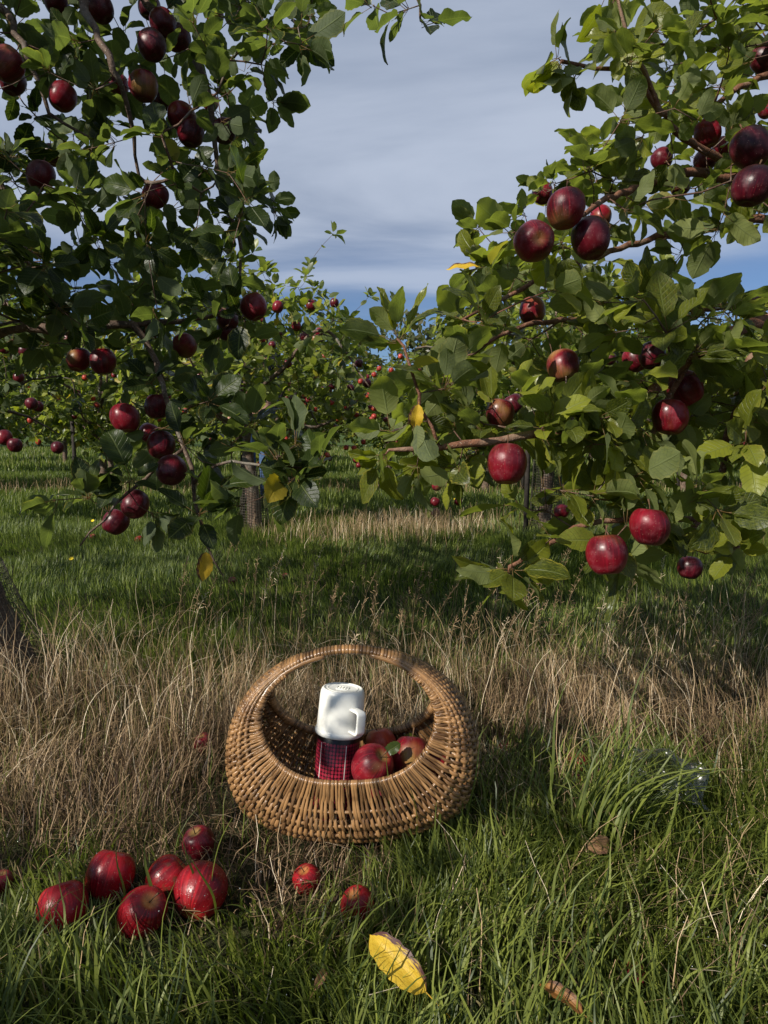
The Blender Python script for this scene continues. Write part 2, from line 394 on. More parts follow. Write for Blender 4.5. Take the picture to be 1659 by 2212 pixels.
M_STAKE = simple("stake_wood", (0.035, 0.030, 0.026), 0.8, 0.2, 40)
def mat_ground():
    m = Mt("ground_soil"); v = m.coord('Object'); n = m.noise(3, 6, 0.6, v); n2 = m.noise(40, 5, 0.7, v); n3 = m.noise(0.5, 3, 0.5, v)
    x = m.xyz(v)
    soil = m.mix(m.rmp(n2, 0.35, 0.7), (0.020, 0.020, 0.009), (0.050, 0.052, 0.022))
    gr = m.mix(m.rmp(n, 0.35, 0.7), (0.040, 0.065, 0.016), (0.085, 0.12, 0.03))
    gr = m.mix(m.math('MULTIPLY', m.rmp(n2, 0.5, 0.75), 0.5), gr, (0.03, 0.04, 0.012))
    far = m.rmp(x[1], 3.0, 9.0)
    c = m.mix(far, soil, gr)
    return m.done(m.bsdf(c, 0.95, 0.1, m.bump(n2, 0.02, 0.8)))
M_GROUND = mat_ground()

# ------------------------------------------------------------------ setting: ground and hill
def bumpz(x, y):
    return 0.010 * np.sin(x * 5.1 + 0.6) * np.cos(y * 4.3) + 0.007 * np.sin(x * 11.0 - y * 8.0)
def build_ground():
    ys = np.concatenate([np.linspace(-6, -0.5, 12), np.linspace(-0.4, 6, 130), np.geomspace(6.2, 600, 50)])
    xs = np.concatenate([-np.geomspace(500, 4.2, 30), np.linspace(-4, 4, 140), np.geomspace(4.2, 500, 30)])
    X, Y = np.meshgrid(xs, ys)
    Z = bumpz(X, Y) * np.clip((12 - np.hypot(X, Y)) / 6, 0, 1) - 0.006
    V = np.stack([X, Y, Z], -1).reshape(-1, 3)
    o = obj("ground", mesh_from("ground", V, gf(len(ys), len(xs), False)[:, ::-1], mat=M_GROUND)); tag(o, "orchard ground under the grass", kind="structure")
build_ground()
def build_hill():
    a = np.linspace(-1, 1, 90); b = np.linspace(0, 1, 14)
    A, B = np.meshgrid(a, b)
    X = A * 260 + 20; ridge = 9.5 + 3.5 * np.sin(A * 5 + 0.4) + 2.0 * np.sin(A * 13) + 0.8 * np.sin(A * 37)
    Y = 150 + B * 60; Z = ridge * np.sin(B * math.pi / 2) - 0.5 * (1 - B)
    V = np.stack([X, Y, Z], -1).reshape(-1, 3)
    m = simple("hill_wood", (0.055, 0.052, 0.030), 0.95, 0.05, 0.35, 0.8, 0.5)
    tag(obj("hill", mesh_from("hill", V, gf(14, 90, False)[:, ::-1], mat=m)), "low brown wooded hill on the horizon", kind="structure")
build_hill()

# ------------------------------------------------------------------ leaves
def leaf_template(rows, cols, width=0.29, fold=0.35, curl=0.5, twist=0.0, wave=0.03, pet=0.32, serr=0.0, seed=0, pside=3, tipdrop=0.0):
    g = np.random.default_rng(seed)
    s = np.linspace(0, 1, rows); u = np.linspace(-1, 1, cols)
    w = width * np.sin(math.pi * s ** 0.88) ** 0.56
    w[-1] = 0.006; w[0] = 0.02
    if rows > 6: w[-2] *= 0.80
    th = -curl * s ** 1.2 - tipdrop * s ** 4
    ds = 1.0 / (rows - 1)
    y = np.concatenate([[0], np.cumsum(np.cos(th[:-1]) * ds)]); z = np.concatenate([[0], np.cumsum(np.sin(th[:-1]) * ds)])
    V = np.zeros((rows, cols, 3)); U = np.zeros((rows, cols, 2))
    ph = g.uniform(0, 6, 2)
    for i in range(rows):
        tw = twist * s[i]
        for j in range(cols):
            au = abs(u[j]); k = 1.0
            if serr and au > 0.99 and 0 < i < rows - 1: k = 1 + serr * (1 if i % 2 else -1) * g.uniform(0.6, 1.3)
            xx = u[j] * w[i] * k * math.cos(fold)
            zz = au * w[i] * math.sin(fold) * (1 - 0.35 * au) + wave * au * math.sin(s[i] * 13 + ph[0 if u[j] < 0 else 1])
            x2 = xx * math.cos(tw) - zz * math.sin(tw); z2 = xx * math.sin(tw) + zz * math.cos(tw)
            V[i, j] = (x2, y[i] - z2 * math.sin(th[i]) + pet, z[i] + z2 * math.cos(th[i])); U[i, j] = (u[j], s[i])
    V = V.reshape(-1, 3); U = U.reshape(-1, 2); F = gf(rows, cols, False)
    if pet > 0 and pside:
        pts = np.array([(0, 0, -0.10 * pet), (0, pet * 0.55, -0.06 * pet), (0, pet * 1.06, 0.0)])
        pv, pf, _ = tube(pts, [0.014, 0.011, 0.010], pside)
        F = np.concatenate([F, pf + len(V)]); V = np.concatenate([V, pv]); U = np.concatenate([U, np.tile((0.5, -0.1), (len(pv), 1))])
    return V, F, U
NEAR = [leaf_template(11, 5, rng.uniform(.31, .38), rng.uniform(.15, .6), rng.uniform(-.2, .8), rng.uniform(-.5, .5), rng.uniform(.015, .05), rng.uniform(.25, .4), 0.05, k, 3, rng.uniform(0, .6)) for k in range(14)]
MID = [leaf_template(5, 3, rng.uniform(.26, .32), rng.uniform(.2, .6), rng.uniform(0, .9), rng.uniform(-.5, .5), .02, .2, 0, k, 0) for k in range(8)]
FAR = [leaf_template(3, 3, rng.uniform(.30, .36), rng.uniform(.2, .6), rng.uniform(0, .8), 0, .0, .1, 0, k, 0) for k in range(4)]
_lm = {}
def leaf_mesh(kind, k, mat):
    key = (kind, k, mat.name)
    if key not in _lm:
        V, F, U = (NEAR if kind == 'near' else MID)[k]
        _lm[key] = mesh_from("leaf", V, F, U, None, True, mat)
    return _lm[key]
def join_leaves(name, temps, pos, Rm, size, var, mat, tint=None):
    """one mesh of many leaves"""
    VV, FF, UU, TT = [], [], [], []; off = 0
    tint = rng.random(len(pos)) if tint is None else tint
    for k, (V, F, U) in enumerate(temps):
        s = np.where(var == k)[0]
        if not len(s): continue
        v = np.einsum('nij,vj->nvi', Rm[s] * size[s][:, None, None], V) + pos[s][:, None]
        n, m = len(s), len(V)
        VV.append(v.reshape(-1, 3)); FF.append((F[None] + (np.arange(n) * m)[:, None, None] + off).reshape(-1, 4)); off += n * m
        UU.append(np.tile(U, (n, 1))); TT.append(np.repeat(tint[s], m))
    return mesh_from(name, np.concatenate(VV), np.concatenate(FF), np.concatenate(UU), np.concatenate(TT), True, mat)

# ------------------------------------------------------------------ tree skeleton
def smooth_chain(pts, rad, step=0.035, wob=0.004):
    pts = np.asarray(pts, float); rad = np.asarray(rad, float)
    # Catmull-Rom
    Pp = np.concatenate([[2 * pts[0] - pts[1]], pts, [2 * pts[-1] - pts[-2]]]); out, ro = [], []
    for i in range(len(pts) - 1):
        a, b, c, d = Pp[i:i + 4]; n = max(2, int(np.linalg.norm(c - b) / step))
        for t in np.arange(n) / n:
            out.append(0.5 * (2 * b + (c - a) * t + (2 * a - 5 * b + 4 * c - d) * t * t + (3 * b - a - 3 * c + d) * t ** 3)); ro.append(rad[i] * (1 - t) + rad[i + 1] * t)
    out.append(pts[-1]); ro.append(rad[-1]); out = np.array(out)
    out[1:-1] += rng.normal(0, wob, out[1:-1].shape)
    return out, np.array(ro)
class Tree:
    def __init__(s): s.p = []; s.par = []; s.mr = []; s.kind = []; s.tips = []
    def chain(s, pts, rad, parent=None, kind='branch', step=0.035, wob=0.003):
        if parent is not None and parent >= 0: pts = [s.p[parent]] + list(pts); rad = [rad[0]] + list(rad)
        q, r = smooth_chain(pts, rad, step, wob)
        st = 0; last = -1
        if parent is not None and parent >= 0: st = 1; last = parent
        ids = []
        for i in range(st, len(q)):
            s.p.append(q[i]); s.mr.append(r[i]); s.par.append(last); s.kind.append(kind); last = len(s.p) - 1; ids.append(last)
        return ids
    def near(s, q):
        return int(np.argmin(np.linalg.norm(np.array(s.p) - np.asarray(q), axis=1)))
    def grow(s, A, step=0.05, up=0.25, maxd=9e9, tip=True):
        A = [np.asarray(a, float) for a in A]
        if not A: return
        A = np.array(A); Pn = np.array(s.p); live = np.ones(len(A), bool)
        D = np.full(len(A), 9e9); J = np.zeros(len(A), int)
        for i in range(0, len(Pn)):
            d = np.linalg.norm(A - Pn[i], axis=1); m = d < D; D[m] = d[m]; J[m] = i
        while live.any():
            k = int(np.argmin(np.where(live, D, 9e9))); live[k] = False
            if D[k] > maxd: break
            a, q = A[k], s.p[J[k]]; L = D[k]; n = max(1, int(round(L / step)))
            mid = np.array((0, 0, -1.0)) * L * up * rng.uniform(0.0, 1.0) + rng.normal(0, 0.07 * L, 3)
            last = J[k]; prev = None
            for t in (np.arange(n) + 1) / n:
                x = q + (a - q) * t + mid * 4 * t * (1 - t) * 0.5
                s.p.append(x); s.mr.append(0.0); s.par.append(last); s.kind.append('twig'); last = len(s.p) - 1
                d = np.linalg.norm(A - x, axis=1); m = d < D; D[m] = d[m]; J[m] = last
            if tip: s.tips.append(last)
    def radii(s, r0=0.0013, e=2.3, cap=0.02):
        n = len(s.p); acc = np.zeros(n); s.p = [np.asarray(x) for x in s.p]
        par = np.array(s.par); 
        rr = np.zeros(n)
        for i in range(n - 1, -1, -1):
            base = acc[i] if acc[i] > 0 else r0 ** e
            rr[i] = max(min(base ** (1 / e), cap), s.mr[i])
            if par[i] >= 0: acc[par[i]] += base
        s.r = rr; return rr
    def chains(s):
        n = len(s.p); ch = [[] for _ in range(n)]
        for i, p in enumerate(s.par):
            if p >= 0: ch[p].append(i)
        best = {}
        out = []
        starts = [(i, -1) for i in range(n) if s.par[i] < 0]
        while starts:
            i, p = starts.pop(); c = ([p] if p >= 0 else []) + [i]
            while ch[i]:
                k = [j for j in ch[i] if s.kind[j] == s.kind[i]] or ch[i]
                k = max(k, key=lambda j: s.r[j])
                for j in ch[i]:
                    if j != k: starts.append((j, i))
                c.append(k); i = k
            out.append((c, s.kind[c[1] if p >= 0 else c[0]], p >= 0))
        return out
    def build(s, root, bark, twigbark, trunk_sides=12, maxbranch=60, twig_sides=5, branch_min=0.0035):
        s.radii(); tw = Acc(); nb = 0
        cs = s.chains(); cs.sort(key=lambda c: -s.r[c[0][min(1, len(c[0]) - 1)]])
        for c, kd, att in cs:
            pts = np.array([s.p[i] for i in c]); r = np.array([s.r[i] for i in c])
            if att: r[0] = min(r[0], r[1] * 1.25) if len(r) > 1 else r[0]
            if len(pts) < 2: continue
            if kd == 'trunk':
                V, F, U = tube(pts, r, trunk_sides, jit=0.03); obj("trunk", mesh_from("trunk", V, F, U, mat=bark), root)
            elif (kd == 'branch' or r[1] > branch_min) and nb < maxbranch:
                nb += 1; r = r * (1 + 0.07 * np.sin(np.arange(len(r)) * 1.7 + rng.uniform(0, 6)))
                V, F, U = tube(pts, r, 8 if r[1] > 0.005 else 6, jit=0.02); obj("branch", mesh_from("branch", V, F, U, mat=bark), root)
            else:
                V, F, U = tube(pts, r, twig_sides if r[0] > 0.002 else 3); tw.add(V, F, U, rng.random())
        if tw.V: tag(obj("twig", tw.mesh("twig", twigbark), root), "thin twigs and fruiting spurs", kind="stuff")
    def rosettes(s, n=(5, 8), size=(0.055, 0.085), side=0.6, droop=0.25, extra_every=2):
        """leaves at each tip and singly along the twigs: arrays pos, dir, normal, size"""
        p = np.array(s.p); pos, D, Nn, Sz = [], [], [], []
        def one(b, t, i, k, sz, spread=None):
            az = i * 2.4 + k + rng.normal(0, 0.35); be = spread if spread else rng.uniform(0.45, 1.45)
            a = np.cross(t, (0.3, 0.2, 1.0)); a /= np.linalg.norm(a) + 1e-9; c = np.cross(t, a)
            perp = a * math.cos(az) + c * math.sin(az)
            d = t * math.cos(be) + perp * math.sin(be) + np.array((0, 0, -droop)) * rng.uniform(0, 1.3) + rng.normal(0, 0.12, 3)
            d /= np.linalg.norm(d)
            nn = t * math.sin(be) - perp * math.cos(be) + np.array((0, 0, 0.75)) + rng.normal(0, 0.38, 3)
            pos.append(b); D.append(d); Nn.append(nn); Sz.append(sz)
        for t_ in s.tips:
            par = s.par[t_]; t = p[t_] - p[par]; t /= np.linalg.norm(t) + 1e-9
            t = t + np.array((0, 0, 0.55)) + rng.normal(0, 0.25, 3); t /= np.linalg.norm(t)
            m = rng.integers(*n); k = rng.uniform(0, 6)
            for i in range(m): one(p[t_] + rng.normal(0, 0.003, 3), t, i, k, rng.uniform(*size) * (1.0 if i > 1 else 0.75))
        cnt = 0
        for i in range(len(p)):
            if s.kind[i] == 'twig' and i not in s.tips and s.par[i] >= 0:
                cnt += 1
                if cnt % extra_every == 0:
                    t = p[i] - p[s.par[i]]; t /= np.linalg.norm(t) + 1e-9
                    one(p[i], t, cnt, rng.uniform(0, 6), rng.uniform(*size) * 0.9, 0.95)
        return np.array(pos), np.array(D), np.array(Nn), np.array(Sz)

def in_poly(x, y, poly):
    poly = np.asarray(poly, float); c = np.zeros(len(x), bool); j = len(poly) - 1
    for i in range(len(poly)):
        xi, yi = poly[i]; xj, yj = poly[j]
        c ^= ((yi > y) != (yj > y)) & (x < (xj - xi) * (y - yi) / (yj - yi + 1e-9) + xi); j = i
    return c
def sample_poly(poly, zr, n, mind=28):
    poly = np.asarray(poly, float); lo, hi = poly.min(0), poly.max(0); out = []; keep = []
    for _ in range(n * 60):
        x, y = rng.uniform(lo[0], hi[0]), rng.uniform(lo[1], hi[1])
        if not in_poly(np.array([x]), np.array([y]), poly)[0]: continue
        z = rng.uniform(*zr); p = P(x, y, z)
        if p[2] < 0.12: continue
        if keep and np.min(np.linalg.norm(np.array(keep) - p, axis=1)) < mind / FPX * z: continue
        keep.append(p)
        if len(keep) >= n: break
    return keep

APPLES = []      # world centre, radius, for keeping leaves out of the fruit and out of the line of sight to it
def leaf_objects(root, pos, D, Nn, Sz, mat, temps_kind, limit, joined_temps, open_for=(), openness=0.75, stuff_tint=None):
    temps = NEAR if temps_kind == 'near' else MID
    mid = pos + D * Sz[:, None] * 0.8; keep = np.ones(len(pos), bool)
    for c, r in APPLES:
        for kk in (.35, .8, 1.2): keep &= np.linalg.norm(pos + D * Sz[:, None] * kk - c, axis=1) > r * 1.04
    lx, ly, lz = proj(mid)
    for (c, r, o) in open_for:
        ax, ay, az = proj(np.array(c)); rp = FPX * r / az
        hit = (np.hypot(lx - ax, ly - ay) < rp * 1.05 + 0.22 * FPX * Sz / lz) & (lz < az + 0.01)
        keep &= ~(hit & (rng.random(len(pos)) < o))
    keep &= np.linalg.norm(pos - C0, axis=1) > 0.55
    pos, D, Nn, Sz, mid, lx, ly, lz = (q[keep] for q in (pos, D, Nn, Sz, mid, lx, ly, lz))
    Rm = rot_to(D, Nn); var = rng.integers(0, len(temps), len(pos))
    inside = (lx > -30) & (lx < 1690) & (ly > -30) & (ly < 2240) & (lz > 0.1)
    score = np.where(inside, Sz / np.maximum(lz, 0.1), 0)
    order = np.argsort(-score); big = order[:limit]; big = big[score[big] > 0]
    for i in big:
        o = bpy.data.objects.new("leaf", leaf_mesh(temps_kind, int(var[i]), mat)); o.parent = root
        M4 = np.eye(4); M4[:3, :3] = Rm[i] * Sz[i]; M4[:3, 3] = pos[i]
        o.matrix_basis = Matrix(M4.tolist()); COL.objects.link(o)
    rest = np.setdiff1d(np.arange(len(pos)), big)
    if len(rest):
        jt = joined_temps; v = var[rest] % len(jt)
        tag(obj("foliage", join_leaves("foliage", jt, pos[rest], Rm[rest], Sz[rest], v, mat), root), "leaves too many to pick out singly", kind="stuff")
    return len(big), len(rest)

# ------------------------------------------------------------------ apples
def apple_mesh(name, mat, seed, n=28, m=18):
    g = np.random.default_rng(seed); V = []; 
    lob = g.uniform(0, 6); k5 = g.uniform(0.010, 0.03); sk = g.uniform(-0.05, 0.05); hh = g.uniform(1.0, 1.10)
    for i in range(m):
        t = math.pi * i / (m - 1); 
        for j in range(n):
            a = 2 * math.pi * j / n
            r = math.sin(t) ** 0.93 * (1 + k5 * math.cos(5 * a + lob) * (0.4 + 0.6 * (1 - math.cos(t)) / 2)) if 0 < i < m - 1 else 0.0
            z = math.cos(t) * hh
            top = math.exp(-(r / 0.34) ** 2); 
            z -= 0.30 * top if t < 1.57 else -0.22 * top
            r *= 1.0 - 0.11 * (1 - math.cos(t)) / 2
            V.append((r * math.cos(a) + sk * z, r * math.sin(a), z + sk * r * math.cos(a)))
    V = np.array(V) * 0.0385
    return mesh_from(name, V, gf(m, n), None, None, True, mat)
AM = {}
for nm, mt in (("crimson", M_APPLE), ("dark", M_APPLE2), ("wet", M_APPLEG), ("blush", M_APPLEB), ("orange", M_APPLEO)):
    AM[nm] = [apple_mesh("apple_" + nm, mt, k + 3) for k in range(3)]
def small_meshes():
    V, F, U = tube([(0, 0, 0.022), (0.001, 0, 0.031), (0.003, 0.001, 0.041), (0.006, 0.001, 0.052)], [0.0016, 0.0012, 0.0011, 0.0019], 6)
    st = mesh_from("stalk", V, F, U, mat=M_STALK)
    a = Acc()
    for k in range(5):
        t = k * 2 * math.pi / 5; d = np.array((math.cos(t), math.sin(t), 0)); e = np.array((-math.sin(t), math.cos(t), 0))
        z0 = np.array((0, 0, -0.0270))
        v = np.array([z0 - e * 0.0018, z0 + e * 0.0018, z0 + d * 0.0035 + e * 0.0010 + (0, 0, -0.004), z0 + d * 0.0035 - e * 0.0010 + (0, 0, -0.004)])
        a.add(v, [(0, 1, 2, 3)])
        v2 = np.array([v[3], v[2], z0 + d * 0.0075 + (0, 0, -0.0035) + e * 0.0003, z0 + d * 0.0075 + (0, 0, -0.0035) - e * 0.0003]); a.add(v2, [(0, 1, 2, 3)])
    a.add(*tube([(0, 0, -0.022), (0, 0, -0.0285)], [0.003, 0.0022], 6)[:2])
    return st, a.mesh("calyx", M_CALYX, False)
STALK, CALYX = small_meshes()
def make_apple(c, r, label, kind="crimson", group=None, tilt=None, parts=True, hang=True, name="apple"):
    o = obj(name, AM[kind][rng.integers(3)]); s = r / 0.0385
    if tilt is None:
        tx, ty = rng.normal(0, 0.35), abs(rng.normal(0, 0.4)) * (1 if hang else -1)
        d = Vector((tx, ty, 1)).normalized()
    else: d = Vector(tilt).normalized()
    q = d.to_track_quat('Z', 'Y') @ Matrix.Rotation(rng.uniform(0, 6.28), 3, 'Z').to_quaternion()
    o.rotation_mode = 'QUATERNION'; o.rotation_quaternion = q
    o.location = c; o.scale = (s * rng.uniform(0.98, 1.04), s * rng.uniform(0.98, 1.03), s * rng.uniform(0.96, 1.05))
    tag(o, label, "apple", group)
    if parts:
        obj("stalk", STALK, o); obj("calyx", CALYX, o)
    APPLES.append((np.array(c), r))
    return o

# ------------------------------------------------------------------ apples hanging on the two near trees
# (x, y, radius) as seen, real radius in metres, skin, how clear of leaves, label
GL, GR = "dark red apples hanging on the shaded left tree", "crimson apples hanging on the sunlit right tree"
LEFT_APPLES = [
 (122, 4, 28, .037, "dark", .5, "dark red apple at the top frame edge, left of the thin bare branch"),
 (215, 16, 31, .038, "dark", .6, "dark red apple at the top edge, behind the thin bare branch"),
 (14, 138, 36, .041, "crimson", .6, "large crimson apple cut by the left frame edge, upper one of a pair"),
 (28, 178, 27, .037, "dark", .4, "dark apple half under the large crimson one at the left edge"),
 (135, 209, 30, .037, "crimson", .9, "egg-shaped crimson apple hanging alone in the upper left, clear of other fruit"),
 (88, 379, 31, .037, "dark", .9, "nearly black apple hanging against the sky at mid left"),
 (112, 335, 24, .036, "dark", .2, "dark apple mostly hidden by leaves just above the nearly black one"),
 (328, 98, 32, .038, "dark", .9, "blackish purple apple hanging under the top cluster on the left tree"),
 (352, 50, 30, .037, "dark", .5, "shaded apple high in the top cluster above the blackish purple one"),
 (383, 82, 29, .037, "dark", .5, "shaded red apple on the right of the top cluster"),
 (322, 14, 25, .036, "dark", .4, "half hidden apple at the top frame edge in the upper cluster"),
 (464, 34, 20, .034, "crimson", .6, "small crimson apple under a curled leaf high on the left tree"),
 (252, 184, 26, .036, "crimson", .7, "dull red apple behind the bare branch, left end of a row of three"),
 (310, 186, 32, .038, "crimson", .9, "shiny crimson apple in the middle of the row of three"),
 (346, 212, 26, .036, "dark", .5, "apple tucked behind the right end of the row of three"),
 (392, 251, 31, .038, "crimson", .9, "crimson apple with calyx showing, upper of a touching pair"),
 (412, 287, 30, .037, "dark", .7, "dark apple with bright red rim, lower of a touching pair"),
 (455, 222, 18, .034, "crimson", .4, "small apple peeping out behind a round leaf"),
 (484, 283, 27, .036, "dark", .6, "very dark apple crossed by leaf shade near the right edge of the left tree"),
 (335, 423, 29, .036, "crimson", .85, "crimson apple half lit, hanging beside a bright yellow-green leaf"),
 (548, 663, 30, .036, "crimson", 1.0, "round crimson apple hanging low at the right edge of the left tree"),
 (491, 690, 25, .036, "dark", .6, "dark apple just left of the round low-hanging one"),
 (492, 714, 24, .035, "dark", .4, "shaded apple under the dark one near the thick bough"),
 (398, 746, 27, .036, "crimson", .8, "red apple with calyx turned to the viewer, under the thick bough"),
 (320, 715, 22, .036, "dark", .3, "apple almost lost in shade on the thick bough"),
 (152, 735, 22, .036, "crimson", .4, "apple half covered by leaves above the touching pair under the bough"),
 (170, 777, 26, .036, "crimson", 1.0, "small dark red apple, left of the touching pair under the bough"),
 (222, 781, 30, .038, "crimson", 1.0, "glossy red apple, right of the touching pair under the bough"),
 (270, 903, 33, .038, "crimson", .9, "brightly lit red apple with a leaf lying over its lower half"),
 (340, 878, 29, .037, "dark", .8, "dark apple at the head of the hanging string of apples"),
 (370, 892, 17, .034, "dark", .4, "small apple behind the head of the hanging string"),
 (322, 936, 24, .036, "crimson", .6, "bright sliver of apple tucked in the hanging string"),
 (348, 961, 31, .037, "dark", 1.0, "dark red apple second from the bottom of the hanging string"),
 (370, 1016, 35, .039, "dark", 1.0, "largest dark apple, bottom of the hanging string, against the grass"),
 (291, 1089, 31, .037, "dark", .7, "blackish apple behind a big oval leaf, low on the left tree"),
 (250, 1128, 29, .037, "dark", .7, "lowest apple of the left tree, with a red lit edge"),
]
RIGHT_APPLES = [
 (1172, 417, 24, .036, "crimson", .6, "half hidden apple above the big pair on the right tree"),
 (1222, 451, 43, .037, "crimson", 1.0, "big glossy crimson apple, top of the cluster of three against the sky"),
 (1154, 521, 45, .037, "crimson", 1.0, "big crimson apple showing its star-shaped calyx, left of the cluster of three"),
 (1276, 515, 43, .038, "dark", .9, "deep shaded apple, right of the cluster of three"),
 (1298, 468, 24, .036, "crimson", .5, "red lit apple squeezed behind the cluster of three"),
 (1238, 583, 20, .035, "dark", .5, "small dark apple below the cluster of three"),
 (1150, 670, 29, .037, "crimson", 1.0, "dark red apple with calyx up, hanging alone under the cluster of three"),
 (1216, 790, 36, .037, "crimson", .9, "red apple with a strong highlight hanging over the sunlit rosette, left of the thick bough"),
 (1080, 893, 32, .037, "crimson", .7, "crimson apple behind leaves above the horizontal branch"),
 (1110, 872, 22, .035, "dark", .3, "sliver of apple behind the yellow-green leaf rosette"),
 (1095, 1002, 45, .038, "crimson", 1.0, "largest crimson apple hanging right under the horizontal branch"),
 (1372, 776, 27, .036, "crimson", .5, "apple half under a rosette of upright leaves beside the thick bough"),
 (1408, 768, 30, .037, "dark", .4, "dark apple behind the upright rosette, touching the thick bough"),
 (1481, 840, 38, .038, "crimson", .8, "crimson apple with a yellow-edged leaf on it, upper of the stacked pair"),
 (1448, 901, 41, .038, "crimson", .9, "dark crimson apple, lower of the stacked pair by the bough"),
 (1310, 1198, 46, .038, "crimson", 1.0, "big apple with soft highlight, lowest full one on the right tree"),
 (1403, 1138, 45, .038, "crimson", .95, "big apple lit across its top half, above and right of the lowest full one"),
 (1490, 1226, 27, .036, "dark", .6, "dark withered-looking apple hanging lowest right, wrapped in leaves"),
 (1213, 1105, 17, .034, "crimson", .5, "sliver of bright apple behind the low leaf cluster"),
 (1245, 1150, 16, .034, "crimson", .4, "small lit patch of apple behind the low twig"),
 (1529, 288, 29, .036, "crimson", .8, "red apple lit from behind in the upper right"),
 (1562, 318, 22, .035, "crimson", .6, "apple tucked below and right of the back-lit one"),
 (1622, 320, 42, .039, "dark", .9, "large purplish apple at the right frame edge, upper of the dark pair"),
 (1626, 402, 45, .039, "dark", .8, "very dark large apple at the right frame edge, lower of the dark pair"),
 (1589, 375, 26, .036, "dark", .5, "apple behind the dark pair, on their left"),
 (1430, 343, 24, .036, "dark", .5, "dark apple hidden among leaves left of the upper right fruit"),
 (1524, 346, 25, .036, "dark", .6, "shaded apple hanging free below the back-lit one"),
 (1652, 128, 30, .038, "dark", .6, "dark apple cut by the right frame edge near the top"),
 (1654, 240, 16, .034, "crimson", .5, "tiny bright red patch of apple at the right frame edge"),
 (1470, 402, 22, .036, "dark", .3, "apple nearly lost in the shade of the upper right boughs"),
 (1318, 775, 14, .034, "dark", .3, "little dark apple glimpsed behind the sunlit leaves"),
]
OPEN_L, OPEN_R = [], []
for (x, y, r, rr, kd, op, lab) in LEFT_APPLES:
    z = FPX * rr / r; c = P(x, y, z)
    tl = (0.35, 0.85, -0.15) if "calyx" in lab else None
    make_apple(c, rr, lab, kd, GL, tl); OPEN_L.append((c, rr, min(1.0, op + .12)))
for (x, y, r, rr, kd, op, lab) in RIGHT_APPLES:
    z = FPX * rr / r; c = P(x, y, z)
    tl = None
    if "star-shaped" in lab: tl = (-0.05, 1.0, 0.12)
    elif "calyx up" in lab: tl = (0.1, -0.1, -1.0)
    elif "largest crimson" in lab: tl = (0.05, 0.25, 1)
    make_apple(c, rr, lab, kd, GR, tl); OPEN_R.append((c, rr, min(1.0, op + .28)))

